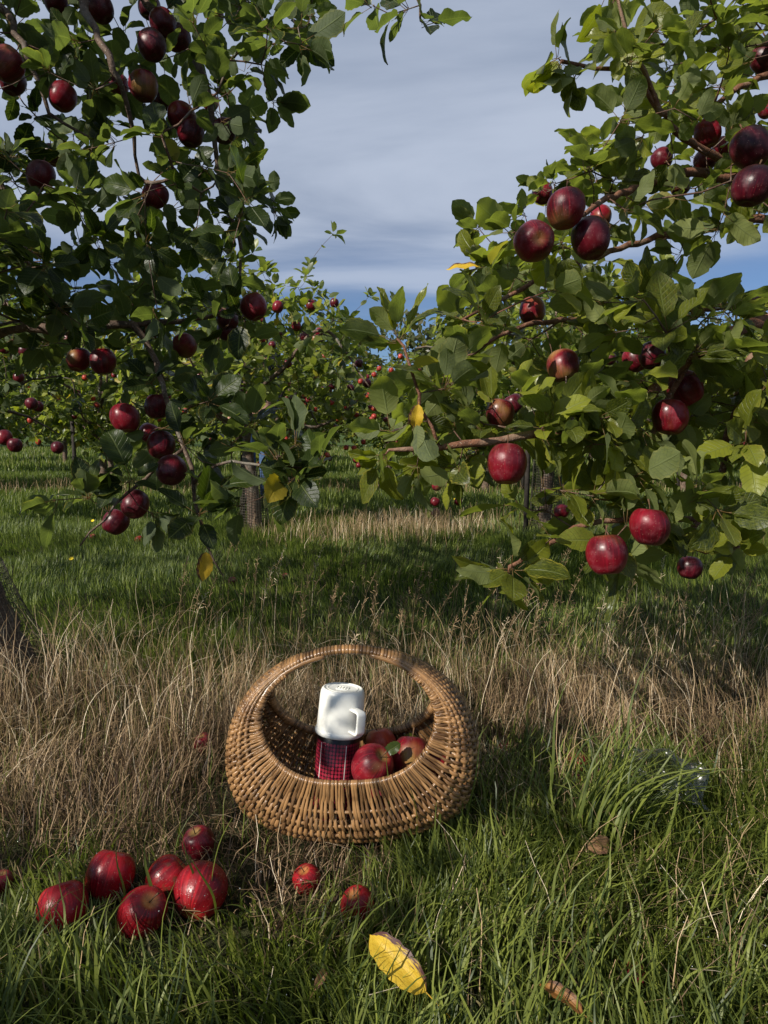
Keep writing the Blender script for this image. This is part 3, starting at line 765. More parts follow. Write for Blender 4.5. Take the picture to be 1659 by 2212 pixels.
# ------------------------------------------------------------------ near left tree
OPEN_L += [(P(552, 1095, 3.0), .07, .85), (P(1175, 1065, 3.0), .09, .8)]; OPEN_R += OPEN_L[-2:]
SEED_L = 51
def near_left():
    root = empty("apple_tree", (0, 0, 0))
    global rng; rng = np.random.default_rng(SEED_L)
    tag(root, "apple tree in deep shade at the left, its boughs filling the upper left", "tree", "near apple trees")
    t = Tree()
    tr = t.chain([(-1.09, 1.84, -0.03), (-1.11, 1.85, 0.12), (-1.20, 1.86, 0.4), (-1.32, 1.87, 0.72), (-1.36, 1.85, 0.98)], [.125, .090, .060, .048, .038], kind='trunk', wob=.004)
    fork, top = tr[-6], tr[-1]
    b1 = t.chain([P(-40, 735, 1.80), P(60, 704, 1.74), P(150, 714, 1.74), P(290, 698, 1.80), P(420, 690, 1.88), P(520, 660, 1.92)], [.020, .0155, .0135, .010, .007, .004], fork)
    up = t.chain([P(-150, 300, 1.9), P(-60, -120, 1.85), P(100, -260, 1.78)], [.028, .02, .014], top)
    b2 = t.chain([P(160, -40, 1.62), P(200, 55, 1.60), P(246, 145, 1.60), P(272, 205, 1.64), P(290, 290, 1.70), P(300, 380, 1.76)], [.012, .0085, .0075, .006, .005, .003], up[-1])
    b3 = t.chain([P(230, -180, 1.9), P(300, -20, 1.9), P(380, 75, 1.9), P(440, 165, 1.92), P(458, 260, 1.95), P(475, 400, 1.95), P(520, 540, 1.95), P(515, 640, 1.93)], [.014, .012, .011, .010, .008, .006, .005, .003], up[-2])
    t.chain([P(440, 130, 1.95), P(520, 110, 1.95), P(600, 90, 1.95), P(660, 72, 1.93)], [.005, .004, .003, .002], b3[len(b3) // 2 - 8])
    b4 = t.chain([P(-60, 320, 1.85), P(20, 440, 1.82), P(60, 560, 1.8), P(120, 640, 1.8)], [.012, .009, .006, .004], up[len(up) // 3])
    b5 = t.chain([P(-60, 20, 1.8), P(10, 30, 1.78), P(60, 130, 1.76), P(110, 240, 1.8), P(200, 300, 1.82)], [.012, .009, .007, .005, .003], up[len(up) // 2])
    t.chain([P(330, 400, 1.7), P(380, 380, 1.66), P(430, 420, 1.7), P(480, 370, 1.72)], [.005, .004, .003, .002], t.near(P(300, 380, 1.76)))
    low = t.chain([P(330, 760, 1.8), P(350, 830, 1.76), P(385, 930, 1.72), P(412, 1010, 1.70), P(420, 1080, 1.68), P(446, 1170, 1.66), P(482, 1245, 1.65)], [.008, .007, .006, .0055, .005, .0035, .0015], b1[len(b1) // 2 + 6])
    t.chain([P(470, 1003, 1.66), P(560, 1000, 1.62), P(640, 1012, 1.60), P(702, 1014, 1.58)], [.004, .0035, .003, .002], low[int(len(low) * .62)])
    t.chain([P(310, 1035, 1.66), P(250, 1095, 1.62), P(172, 1180, 1.58)], [.004, .0033, .0018], low[int(len(low) * .50)])
    L1 = [(-140, -160), (700, -160), (700, 40), (655, 110), (600, 140), (605, 240), (560, 330), (585, 400), (600, 490), (545, 560), (570, 640), (530, 740), (330, 770), (-140, 770)]
    A = sample_poly(L1, (1.55, 2.35), 235, 34)
    A += sample_poly([(-140, 430), (200, 430), (420, 520), (560, 560), (470, 720), (-140, 720)], (1.35, 1.75), 24, 50)
    A += sample_poly([(240, 770), (460, 800), (500, 900), (490, 1000), (300, 1000), (330, 900), (240, 860)], (1.6, 1.95), 14, 46)
    for q in [(690, 1000, 1.57), (600, 990, 1.62), (640, 960, 1.66), (500, 960, 1.66), (450, 1060, 1.66), (430, 1110, 1.62), (190, 1075, 1.58), (280, 1040, 1.6),
              (330, 1110, 1.62), (240, 1110, 1.6), (395, 960, 1.6), (520, 1090, 1.6), (540, 920, 1.7), (410, 880, 1.7), (600, 1050, 1.58), (610, 1010, 1.6), (590, 985, 1.62), (640, 1030, 1.58), (120, 1080, 1.57), (660, 90, 1.93), (600, 95, 1.93)]:
        A.append(P(*q))
    # the part of the crown outside the frame, to the left and above
    for _ in range(300):
        q = np.array((rng.uniform(-2.3, -1.15), rng.uniform(0.7, 2.6), rng.uniform(0.95, 2.6)))
        if ((q[0] + 1.45) / 1.0) ** 2 + ((q[1] - 1.75) / 1.05) ** 2 + ((q[2] - 1.7) / 0.95) ** 2 < 1 and proj(q)[0] < -60: A.append(q)
    for _ in range(60):
        q = P(rng.uniform(-100, 620), rng.uniform(-800, -150), rng.uniform(1.5, 2.3)); A.append(q)
    arm = t.chain([(-1.62, 1.35, 1.40), (-1.72, .85, 1.52), (-1.45, .32, 1.50), (-1.30, .03, 1.42), (-1.36, -.32, 1.22)], [.020, .014, .009, .006, .003], top)  # out-of-view bough added to shade the flask and dapple the foreground
    for q, sp, m in (((-1.30, .02, 1.38), .10, 4), ((-1.28, .05, 1.46), .08, 2), ((-1.56, -.30, 1.12), .10, 3), ((-1.36, -.36, 1.16), .08, 2), ((-1.45, .34, 1.36), .12, 5), ((-1.72, .62, 1.40), .16, 7), ((-1.15, -.10, 1.30), .06, 2)):  # its leaf clusters are set where sunlight would pass
        for _ in range(m): A.append(np.array(q) + rng.normal(0, sp * .6, 3))
    t.chain([(-1.25, 1.0, 2.15), (-.95, .45, 2.25), (-.55, .15, 2.20), (-.15, .05, 2.15)], [.016, .011, .007, .004], up[-1])  # unseen overhead bough, added with its leaves to dapple the right tree
    for _ in range(34): A.append(np.array((rng.uniform(-1.35, .05), rng.uniform(-.25, .75), rng.uniform(1.95, 2.5))))
    A += [P(805, 12, 1.5), P(880, 20, 1.5), P(915, 50, 1.5)]
    t.chain([P(560, -330, 1.75), P(760, -250, 1.6), P(860, -90, 1.52), P(905, 10, 1.50), P(908, 45, 1.5)], [.008, .006, .004, .003, .002], t.near(P(400, -300, 1.9)))
    t.grow(A)
    t.build(root, M_BARK, M_TWIG)
    pos, D, Nn, Sz = t.rosettes((5, 10), (0.050, 0.088))
    low_ = proj(pos)[1] > 880
    Sz[low_] *= 1.12
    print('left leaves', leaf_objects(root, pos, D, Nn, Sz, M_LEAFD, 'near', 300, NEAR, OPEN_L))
    return t
def rebase(root, base):
    for ch in root.children: ch.location = ch.location - Vector(base)
    root.location = base
TL = near_left(); rebase(bpy.data.objects['apple_tree'], (-1.09, 1.84, 0))
# ------------------------------------------------------------------ near right tree
def near_right():
    root = empty("apple_tree", (0, 0, 0))
    global rng; rng = np.random.default_rng(22)
    tag(root, "apple tree with sunlit rosettes of leaves and reddish boughs at the right", "tree", "near apple trees")
    t = Tree()
    tr = t.chain([(1.42, 1.78, -0.03), (1.42, 1.78, 0.12), (1.44, 1.76, 0.45), (1.48, 1.74, 0.80), (1.50, 1.76, 1.15)], [.08, .058, .050, .045, .036], kind='trunk', wob=.004)
    f = tr[len(tr) * 2 // 3]; top = tr[-1]
    r1 = t.chain([P(1800, 650, 1.56), P(1660, 690, 1.46), P(1560, 722, 1.42), P(1460, 798, 1.40), P(1385, 872, 1.38), P(1330, 930, 1.38)], [.020, .0145, .0135, .013, .011, .009], f)
    r2 = t.chain([P(1240, 935, 1.37), P(1120, 942, 1.34), P(1000, 962, 1.32), P(905, 968, 1.30), P(840, 972, 1.30)], [.009, .0085, .0075, .0055, .003], r1[-1])
    t.chain([P(905, 880, 1.30), P(898, 835, 1.29), P(882, 780, 1.28), P(858, 732, 1.28)], [.0035, .0032, .0028, .0022], r2[int(len(r2) * .74)])
    r3 = t.chain([P(1720, 770, 1.76), P(1618, 776, 1.72), P(1595, 850, 1.70), P(1568, 960, 1.66), P(1545, 1060, 1.60), P(1500, 1140, 1.50), P(1455, 1180, 1.42)], [.014, .011, .0095, .0085, .008, .007, .006], f)
    r4 = t.chain([P(1380, 1120, 1.38), P(1290, 1128, 1.36), P(1200, 1165, 1.34), P(1140, 1200, 1.33), P(1100, 1224, 1.32)], [.006, .0058, .0050, .0045, .0035], r3[int(len(r3) * .85)])
    t.chain([P(1410, 930, 1.42), P(1360, 1010, 1.44), P(1335, 1080, 1.42)], [.006, .005, .004], r1[int(len(r1) * .8)])
    t.chain([P(1520, 1190, 1.40), P(1600, 1180, 1.42)], [.004, .002], r3[-1])
    r7 = t.chain([P(1800, 330, 2.0), P(1690, 375, 1.88), P(1590, 385, 1.82), P(1480, 372, 1.74), P(1400, 400, 1.66), P(1310, 430, 1.52), P(1230, 480, 1.42)], [.02, .016, .013, .011, .009, .007, .004], top)
    r8 = t.chain([P(1480, 300, 1.66), P(1440, 250, 1.60), P(1420, 235, 1.58), P(1392, 150, 1.54), P(1350, 70, 1.52), P(1325, -40, 1.50)], [.009, .0088, .008, .006, .0042, .003], r7[int(len(r7) * .52)])
    t.chain([P(1360, 158, 1.54), P(1290, 147, 1.52), P(1212, 132, 1.50)], [.0055, .0045, .004], r8[int(len(r8) * .62)])
    r9 = t.chain([P(1800, 480, 1.9), P(1660, 470, 1.85), P(1500, 500, 1.8), P(1400, 515, 1.72), P(1270, 560, 1.6), P(1130, 620, 1.5), P(1000, 690, 1.45)], [.016, .012, .009, .008, .007, .005, .003], tr[-4])
    r10 = t.chain([P(1700, 640, 1.9), P(1560, 660, 1.85), P(1420, 670, 1.8), P(1290, 690, 1.75), P(1150, 700, 1.6), P(1010, 760, 1.5)], [.013, .011, .010, .008, .006, .003], r9[3])
    r11 = t.chain([P(1800, 160, 1.9), P(1640, 170, 1.8), P(1540, 230, 1.75)], [.014, .009, .005], top)
    RA = [(1270, 60), (1330, -140), (1820, -140), (1820, 560), (1500, 545), (1430, 600), (1260, 590), (1100, 600), (1000, 560), (1030, 480), (1100, 430), (1165, 390), (1180, 310), (1290, 270), (1400, 200), (1340, 110)]
    RB = [(940, 690), (1010, 610), (1300, 640), (1820, 600), (1820, 960), (1500, 985), (1380, 960), (1180, 985), (1030, 1030), (950, 1010), (880, 1010), (830, 960), (880, 860), (960, 800)]
    RC = [(1110, 1075), (1180, 1040), (1300, 1030), (1480, 1000), (1560, 1060), (1570, 1170), (1440, 1215), (1360, 1180), (1250, 1170), (1190, 1200), (1120, 1150)]
    A = sample_poly(RA, (1.40, 2.20), 165, 38) + sample_poly(RB, (1.28, 1.85), 130, 38) + sample_poly(RC, (1.28, 1.50), 20, 46)
    A += [P(*q) for q in [(1050, 570, 1.6), (1098, 1235, 1.32), (1110, 1230, 1.31), (1350, 1215, 1.35), (1520, 1190, 1.38), (1590, 1185, 1.40), (1210, 140, 1.50), (1205, 125, 1.5), (1240, 170, 1.5), (1325, -20, 1.50), (1345, 80, 1.5),
                          (900, 1010, 1.30), (830, 985, 1.3), (990, 1010, 1.32), (1560, 1010, 1.6), (1590, 1070, 1.6), (1440, 1010, 1.42), (1120, 1090, 1.32), (1215, 1060, 1.33), (960, 840, 1.3), (900, 900, 1.31)]]
    A += [P(x, y, rng.uniform(1.27, 1.34)) for x, y in ((1420, 830), (1350, 890), (1300, 905), (1250, 880), (1200, 900), (1170, 925), (1040, 930), (980, 930), (1330, 960), (1390, 930), (1500, 760), (1280, 960), (1560, 690), (1440, 720))]
    for _ in range(130):
        q = np.array((rng.uniform(1.0, 2.4), rng.uniform(0.9, 2.6), rng.uniform(0.8, 2.5)))
        if ((q[0] - 1.55) / 0.95) ** 2 + ((q[1] - 1.75) / 1.0) ** 2 + ((q[2] - 1.6) / 0.9) ** 2 < 1 and proj(q)[0] > 1720: A.append(q)
    for _ in range(25):
        A.append(P(rng.uniform(1300, 1700), rng.uniform(-500, -140), rng.uniform(1.6, 2.2)))
    t.grow(A)
    t.tips.append(t.near(P(858, 732, 1.28)))
    t.build(root, M_BARKR, M_TWIG)
    pos, D, Nn, Sz = t.rosettes((5, 10), (0.052, 0.090), extra_every=2)
    print('right leaves', leaf_objects(root, pos, D, Nn, Sz, M_LEAF, 'near', 300, NEAR, OPEN_R))
    return t
TR = near_right(); rebase(bpy.data.objects['apple_tree.001'], (1.42, 1.78, 0))

# ------------------------------------------------------------------ middle and far rows, and the row behind the camera
def orchard_tree(x, y, h, rad, nspur, label, group, kind='mid', mat=None, limit=300, seed=0, lean=0.0, size=(0.06, 0.086), bark=None, lowest=0.45, shape=None, nleaf=(6, 10)):
    global rng
    keep = rng; rng = np.random.default_rng(seed)
    root = empty("apple_tree", (x, y, 0)); tag(root, label, "tree", group)
    t = Tree(); fk = h * 0.30; tr_r = 0.048
    tr = t.chain([(0, 0, -0.03), (0.01, 0, 0.10), (lean * .4, 0.01, fk * .6), (lean, 0.0, fk), (lean * 1.2, 0.02, h * .5), (lean * 1.1, -0.02, h * .78)], [tr_r * 1.35, tr_r, tr_r * .92, tr_r * .85, .025, .012], kind='trunk', wob=.005, step=.07)
    base = t.near((lean, 0, fk)); mid = t.near((lean * 1.2, 0, h * .5)); nb = 7
    for k in range(nb):
        a = k * 2.4 + rng.uniform(-.3, .3); L = rad * rng.uniform(.75, 1.0); s = base if k < 4 else mid; z0 = fk if k < 4 else h * .5
        dx, dy = math.cos(a), math.sin(a)
        t.chain([(lean + dx * L * .3, dy * L * .3, z0 + h * rng.uniform(.06, .14)), (lean + dx * L * .65, dy * L * .65, z0 + h * rng.uniform(.10, .26)), (lean + dx * L, dy * L, z0 + h * rng.uniform(.0, .34))], [.016, .011, .005], s, step=.06)
    A = []
    cz = (h + lowest) / 2; rz = (h - lowest) / 2
    ph = rng.uniform(0, 6, 4)
    while len(A) < nspur:
        q = rng.uniform(-1, 1, 3); d = np.linalg.norm(q)
        if d > 1 or d < 0.35 and rng.random() < .6: continue
        w = np.array((q[0] * rad + lean, q[1] * rad, cz + q[2] * rz))
        lump = 0.82 + 0.22 * math.sin(5 * math.atan2(q[1], q[0]) + ph[0]) * math.cos(q[2] * 4 + ph[1]) + 0.10 * math.sin(9 * q[0] + ph[2])
        if d > lump: continue
        if shape is not None and not shape(w + (x, y, 0)): continue
        A.append(w)
    for _ in range(max(3, nspur // 60)):      # shoots that stick out of the crown
        a = rng.uniform(0, 6.28); A.append(np.array((lean + math.cos(a) * rad * rng.uniform(.2, .95), math.sin(a) * rad * rng.uniform(.2, .95), cz + rz * rng.uniform(.6, 1.15))))
    t.grow(A, step=0.09)
    t.build(root, bark or M_BARK, M_TWIG, 10, 26, 3, 0.006)
    pos, D, Nn, Sz = t.rosettes(nleaf, size, extra_every=2)
    # to world for the projection tests
    wpos = pos + np.array((x, y, 0))
    mid_ = wpos + D * Sz[:, None] * .6; keepm = np.ones(len(pos), bool)
    for c, r in APPLES:
        if np.linalg.norm(c[:2] - (x, y)) < rad + .3: keepm &= np.linalg.norm(mid_ - c, axis=1) > r * 1.05
    lx, ly, lz = proj(mid_)
    for (c, r, o) in OPEN_M:
        ax, ay, az = proj(np.array(c)); rp = FPX * r / az
        keepm &= ~((np.hypot(lx - ax, ly - ay) < rp * 1.1) & (lz < az + .02) & (lz > 3) & (rng.random(len(pos)) < o))
    pos, D, Nn, Sz, lx, ly, lz = (q[keepm] for q in (pos, D, Nn, Sz, lx, ly, lz))
    Rm = rot_to(D, Nn); mat = mat or M_LEAFM
    big = np.array([], int)
    if limit:
        inside = (lx > 0) & (lx < 1659) & (lz > .1); order = np.argsort(np.where(inside, -1 / lz, 0)); big = order[:limit]; big = big[inside[big]]
        var = rng.integers(0, len(MID), len(pos))
        for i in big:
            o = bpy.data.objects.new("leaf", leaf_mesh('mid', int(var[i]), mat)); o.parent = root
            M4 = np.eye(4); M4[:3, :3] = Rm[i] * Sz[i]; M4[:3, 3] = pos[i]; o.matrix_basis = Matrix(M4.tolist()); COL.objects.link(o)
    rest = np.setdiff1d(np.arange(len(pos)), big); temps = MID if kind == 'mid' else FAR
    tag(obj("foliage", join_leaves("foliage", temps, pos[rest], Rm[rest], Sz[rest], rng.integers(0, len(temps), len(rest)), mat), root), "leaves too many to pick out singly", kind="stuff")
    rng = keep
    return root
def copy_tree(o, loc, rz, label, sc=1.0):
    c = o.copy(); COL.objects.link(c); c.location = loc; c.rotation_euler = (0, 0, rz); c.scale = (sc, sc, sc); c['label'] = label
    for ch in list(o.children):
        d = ch.copy(); COL.objects.link(d); d.parent = c
    return c
OPEN_M = []
# small apples on the rows beyond: x, y, radius as seen, real radius, skin, label
GM = "small-looking apples on the tree behind the wire guard"
MIDA = [
 (600, 663, 13, "crimson", "red apple with open calyx just right of the big low-hanging one"), (672, 659, 12, "crimson", "shaded apple on the rising arm of the middle tree"),
 (722, 654, 10, "dark", "apple among leaves near the tip of the middle tree against blue sky"), (690, 717, 9.5, "crimson", "upper apple of a twin pair against the sky edge"),
 (681, 731, 9, "crimson", "lower apple of a twin pair against the sky edge"), (640, 704, 11, "crimson", "apple with pale calyx under the curved arm"),
 (657, 727, 10, "dark", "dark apple partly under a leaf, left of the twin pair"), (621, 786, 10, "crimson", "striped red apple in the centre of the middle tree"),
 (776, 785, 10, "dark", "nearly black apple at the right tip of the middle tree, near the hill"), (793, 828, 10, "dark", "dark apple low at the right tip of the middle tree"),
 (757, 838, 9, "dark", "purple apple at the end of a drooping twig"), (570, 735, 10, "crimson", "apple behind the fork of the middle tree"),
 (588, 745, 8, "crimson", "apple right of the fork of the middle tree"), (604, 722, 10, "dark", "dark apple above the pale bare twig"),
 (470, 890, 12, "crimson", "bright round red apple hanging alone left of the guarded trunk"), (545, 848, 10, "crimson", "apple beside the pale cut bough of the guarded tree"),
 (520, 845, 9, "dark", "dark apple left of the pale cut bough"), (418, 818, 7, "crimson", "left apple of a small pair below the shaded boughs"),
 (430, 811, 6, "crimson", "right apple of a small pair below the shaded boughs"), (445, 862, 7, "dark", "little dark apple left of the middle tree"),
 (717, 834, 8, "crimson", "apple half behind the drooping bough, centre right"), (566, 690, 7, "crimson", "small apple just under the leaves of the middle tree top"),
 (623, 830, 6, "crimson", "little crimson apple below the striped one"),
 (640, 815, 6, "crimson", "little crimson apple right of the one below the striped apple"),
]
GML = "apples on the tree at the far left edge"
LEFTM = [
 (8, 752, 13, "dark", "left apple of the dark cluster at the left frame edge"), (30, 752, 12, "crimson", "topmost apple of the dark cluster at the left frame edge"),
 (40, 740, 8, "dark", "small apple above the dark cluster at the left frame edge"), (52, 758, 13, "dark", "right apple of the dark cluster at the left frame edge"),
 (40, 815, 12, "dark", "upper apple of a shaded pair at the left edge"), (68, 872, 14, "dark", "shaded apple above the leaning trunks"),
 (82, 878, 12, "dark", "apple touching the one above the leaning trunks"), (10, 945, 17, "crimson", "big crimson apple cut by the left edge above the grass"),
 (32, 962, 16, "dark", "dark apple right of the one cut by the left edge"), (124, 967, 14, "dark", "heart-shaped dark apple hanging alone above the far grass"),
 (12, 655, 9, "dark", "small dark apple high at the left frame edge"),
]
GRM = "small-looking apples behind the right tree"
RIGHTM = [
 (943, 1050, 11, "crimson", "top apple of the hanging string of small ones"), (940, 1084, 11, "crimson", "second apple of the hanging string of small ones"),
 (941, 1108, 10, "dark", "bottom apple of the hanging string of small ones"), (990, 1083, 9, "crimson", "small apple right of the hanging string"),
 (1515, 889, 11, "dark", "upper dark apple of the little pair beside the leaning bough"), (1511, 907, 10, "crimson", "lower apple of the little pair beside the leaning bough"),
 (1548, 632, 9, "crimson", "little apple in a bright leaf tuft against the sky"), (1610, 966, 12, "crimson", "left apple of the trio near the right frame edge"),
 (1628, 962, 12, "crimson", "brightest apple of the trio near the right frame edge"), (1612, 988, 11, "dark", "lowest apple of the trio near the right frame edge"),
 (1604, 893, 12, "crimson", "streaked apple at the right frame edge above the trio"), (1245, 832, 9, "crimson", "apple seen through the leaves under the blushed one"),
 (1268, 836, 8, "crimson", "second apple seen through the leaves under the blushed one"), (1339, 910, 9, "dark", "dark apple in the gap left of the stacked pair"),
 (1287, 940, 8, "dark", "dark apple under the sunlit heart-shaped leaf"), (1340, 803, 6, "orange", "tiny orange apple between the leaning bough and the stacked pair"),
 (1390, 1200, 7, "crimson", "small fallen-looking apple behind the lowest leaves"),
]
def mids(tab, zc, g):
    for (x, y, r, kd, lab) in tab:
        z = FPX * 0.036 / r
        z = min(max(z, zc - .75), zc + .9); rr = z * r / FPX
        c = P(x, y, z)
        if c[2] < rr: continue
        make_apple(c, rr, lab, kd, g, parts=False); OPEN_M.append((c, rr, .93))
mids(MIDA, 4.75, GM); mids(LEFTM, 4.4, GML); mids(RIGHTM[:-1], 4.6, GRM)
FARP = [(364, 857), (386, 880), (655, 857), (697, 840), (730, 905), (700, 770), (637, 905), (655, 918), (662, 926), (735, 912), (748, 967), (765, 968), (775, 1005), (790, 1000), (605, 935), (693, 950), (716, 870), (745, 880),
        (838, 855), (855, 962), (343, 905), (330, 870), (1470, 762), (808, 900), (725, 925), (770, 935), (680, 885), (620, 860), (560, 1003), (650, 1010), (712, 990), (735, 1035), (1330, 1035), (1305, 1000), (1590, 905), (1575, 960),
        (1390, 880), (1180, 885), (1155, 905), (1620, 1010), (845, 800), (865, 770), (905, 800), (200, 860), (250, 830), (160, 900), (60, 840), (820, 930), (800, 880), (785, 955)]
_g = np.random.default_rng(77)
FARP += [(_g.uniform(560, 870), _g.uniform(790, 1000)) for _ in range(42)] + [(_g.uniform(20, 540), _g.uniform(800, 960)) for _ in range(22)]
for i, (x, y) in enumerate(FARP):
    z = rng.uniform(7.0, 7.9); rr = 0.031; c = P(x, y, z)
    if c[2] < 0.3: continue
    make_apple(c, rr, "one of the tiny red apples dotting the sunlit rows of trees beyond the second row", "orange" if i % 3 else "crimson", "distant apples in the sunlit rows", parts=False)
    OPEN_M.append((c, rr, .97))

G2 = "apple trees in the second row"
def clear_person(w): return not (-1.22 < w[0] < -0.98 and w[1] > 3 and .50 < w[2] < .92)
orchard_tree(-0.92, 4.78, 1.86, 0.98, 520, "sunlit apple tree with wire guard round its trunk, left of centre", G2, seed=1, lean=-.03, lowest=.55, shape=clear_person)
orchard_tree(1.13, 4.78, 1.95, 1.0, 520, "apple tree with wire guard and dark stake, behind the right tree's boughs", G2, seed=2, lean=.04, lowest=.5)
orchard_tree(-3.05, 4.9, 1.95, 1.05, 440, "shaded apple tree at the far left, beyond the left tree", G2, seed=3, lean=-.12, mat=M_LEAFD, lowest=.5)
orchard_tree(3.25, 4.7, 2.0, 1.05, 440, "apple tree at the far right, seen under the leaning reddish bough", G2, seed=4, lean=.05, lowest=.55)
G3 = "apple trees in the third row"
p3 = orchard_tree(-1.05, 7.75, 1.72, 1.0, 620, "third-row apple tree just behind the guarded tree", G3, 'far', seed=5, limit=0, size=(.07, .10), lowest=.30)
p4 = orchard_tree(1.15, 7.8, 1.85, 1.05, 620, "third-row apple tree behind the dark stake", G3, 'far', seed=6, limit=0, size=(.07, .10), lowest=.38)
copy_tree(p4, (-3.15, 7.7, 0), 2.1, "third-row apple tree with a leaning trunk at the left", 1.02)
copy_tree(p3, (3.35, 7.6, 0), 1.3, "third-row apple tree right of the leaning bough", 1.05)
copy_tree(p3, (-5.3, 7.9, 0), 4.0, "third-row apple tree at the left frame edge", 1.0)
G4 = "apple trees in the rows far behind"
k = 0
far_lab = {0: "fourth-row", 1: "fifth-row"}
places = ["at the left frame edge", "behind the leaning trunks on the left", "left of the guarded trunk", "in the gap behind the guarded tree", "in the middle below the blue sky", "behind the right tree's tip", "behind the dark stake", "right of the dark stake", "near the right frame edge", "at the right frame edge"]
for row, yy in ((0, 10.8), (1, 14.2)):
    n = 7 if row == 0 else 9
    for i in range(n):
        xx = (i - (n - 1) / 2) * 2.15 + .15 * math.sin(i * 3 + row)
        c = copy_tree(p3 if (i + row) % 2 else p4, (xx, yy + .2 * math.cos(i * 2.), 0), i * 1.9 + row, far_lab[row] + " apple tree " + places[int(i * (len(places) - 1) / (n - 1))], 1.0 + .08 * math.sin(i * 5 + row))
        c['group'] = G4
G0 = "apple trees behind the viewpoint"
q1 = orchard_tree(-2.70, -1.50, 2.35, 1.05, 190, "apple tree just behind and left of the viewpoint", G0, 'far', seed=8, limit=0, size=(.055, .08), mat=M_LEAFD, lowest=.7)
copy_tree(q1, (0.6, -2.6, 0), 2.0, "apple tree just behind and right of the viewpoint")
copy_tree(q1, (-4.9, -1.1, 0), 4.4, "apple tree behind the viewpoint, farther left")
copy_tree(q1, (-3.45, 1.7, 0), 1.2, "apple tree in the near row beyond the left edge of view")

rng = np.random.default_rng(25)
# ------------------------------------------------------------------ far wood
def woodland():
    pos, D, Nn, Sz = [], [], [], []
    g = rng
    for k in range(46):
        cx = -34 + k * 1.55 + g.uniform(-.8, .8); cy = 27 + g.uniform(-2.5, 4); hh = g.uniform(4.2, 5.1) + (1.2 if 4 < cx < 12 else 0) + (0.5 if -2 < cx < 1 else 0); rr = g.uniform(1.4, 2.2)
        n = 1100
        q = g.normal(0, 1, (n, 3)); q /= np.linalg.norm(q, axis=1)[:, None]; q *= g.uniform(.55, 1.0, (n, 1)) * (1 + .18 * np.sin(q[:, :1] * 7 + k) * np.cos(q[:, 2:] * 6))
        p = np.stack([cx + q[:, 0] * rr, cy + q[:, 1] * rr, hh * .52 + q[:, 2] * hh * .5], -1)
        pos.append(p); d = q + g.normal(0, .6, (n, 3)); D.append(d); Nn.append(g.normal(0, 1, (n, 3)) + (0, 0, .8)); Sz.append(g.uniform(.16, .36, n))
    pos, D, Nn, Sz = map(np.concatenate, (pos, D, Nn, Sz))
    tag(obj("woodland", join_leaves("woodland", FAR, pos, rot_to(D, Nn), Sz, g.integers(0, 4, len(pos)), M_WOOD)), "distant brownish green trees beyond the orchard", kind="stuff")
woodland()

# ------------------------------------------------------------------ guards, stakes
def guard(base, r0, r1, h, label, cell=0.013, th=0.0007, lean=(0, 0), sag=.04):
    a = Acc(); n = int(2 * math.pi * (r0 + r1) / 2 / cell); m = int(h / cell)
    def pt(u, v):
        r = r0 + (r1 - r0) * v ** .6; r *= 1 + sag * math.sin(u * 3 + 1) * (1 - .4 * v) + .03 * math.sin(u * 2 + v * 5)
        return np.array((r * math.cos(u) + lean[0] * v, r * math.sin(u) + lean[1] * v, v * h))
    for i in range(n):
        u = 2 * math.pi * i / n; pts = [pt(u, v) for v in np.linspace(0, 1, 7)]; V, F, U = tube(pts, th, 3); a.add(V, F, U)
    for j in range(m + 1):
        pts = [pt(u, j / m) for u in np.linspace(0, 2 * math.pi, 25)]; V, F, U = tube(pts, th, 3); a.add(V, F, U)
    o = obj("tree_guard", a.mesh("tree_guard", M_NET)); o.location = base; tag(o, label, "tree guard", "plastic mesh guards round the apple trunks")
guard((-.92, 4.78, 0), .105, .085, .42, "fine mesh guard round the trunk in the middle of the sunlit grass", .018, .0018)
guard((1.14, 4.78, 0), .115, .095, .50, "mesh guard beside the dark stake, under the largest hanging apple", .018, .0018)
guard((-1.09, 1.84, 0), .20, .085, .34, "black mesh guard flaring at the foot of the nearest trunk, left edge", .015, .0008, lean=(-.06, .01), sag=.08)
def stake(x, y, h, label, r=.018):
    V, F, U = tube([(0, 0, -.02), (.003, 0, h * .5), (-.004, .002, h)], [r, r * .97, r * .93], 8, jit=.02)
    o = obj("stake", mesh_from("stake", V, F, U, mat=M_STAKE, smooth=True)); o.location = (x, y, 0); tag(o, label, "stake", "dark stakes supporting the trees")
stake(.985, 4.70, 1.05, "dark stake left of the mesh guard, behind the largest hanging apple")
stake(-1.02, 4.92, 1.1, "dark stake behind the guarded trunk left of centre", .015)
stake(1.55, 7.6, 1.0, "thin dark stake standing farther off in the lit grass, right of centre", .02)
stake(-3.35, 7.4, .9, "dark stake in front of the leaning far trunk at the left", .022)
stake(3.15, 7.3, .9, "dark stake in the third row near the right edge", .02)

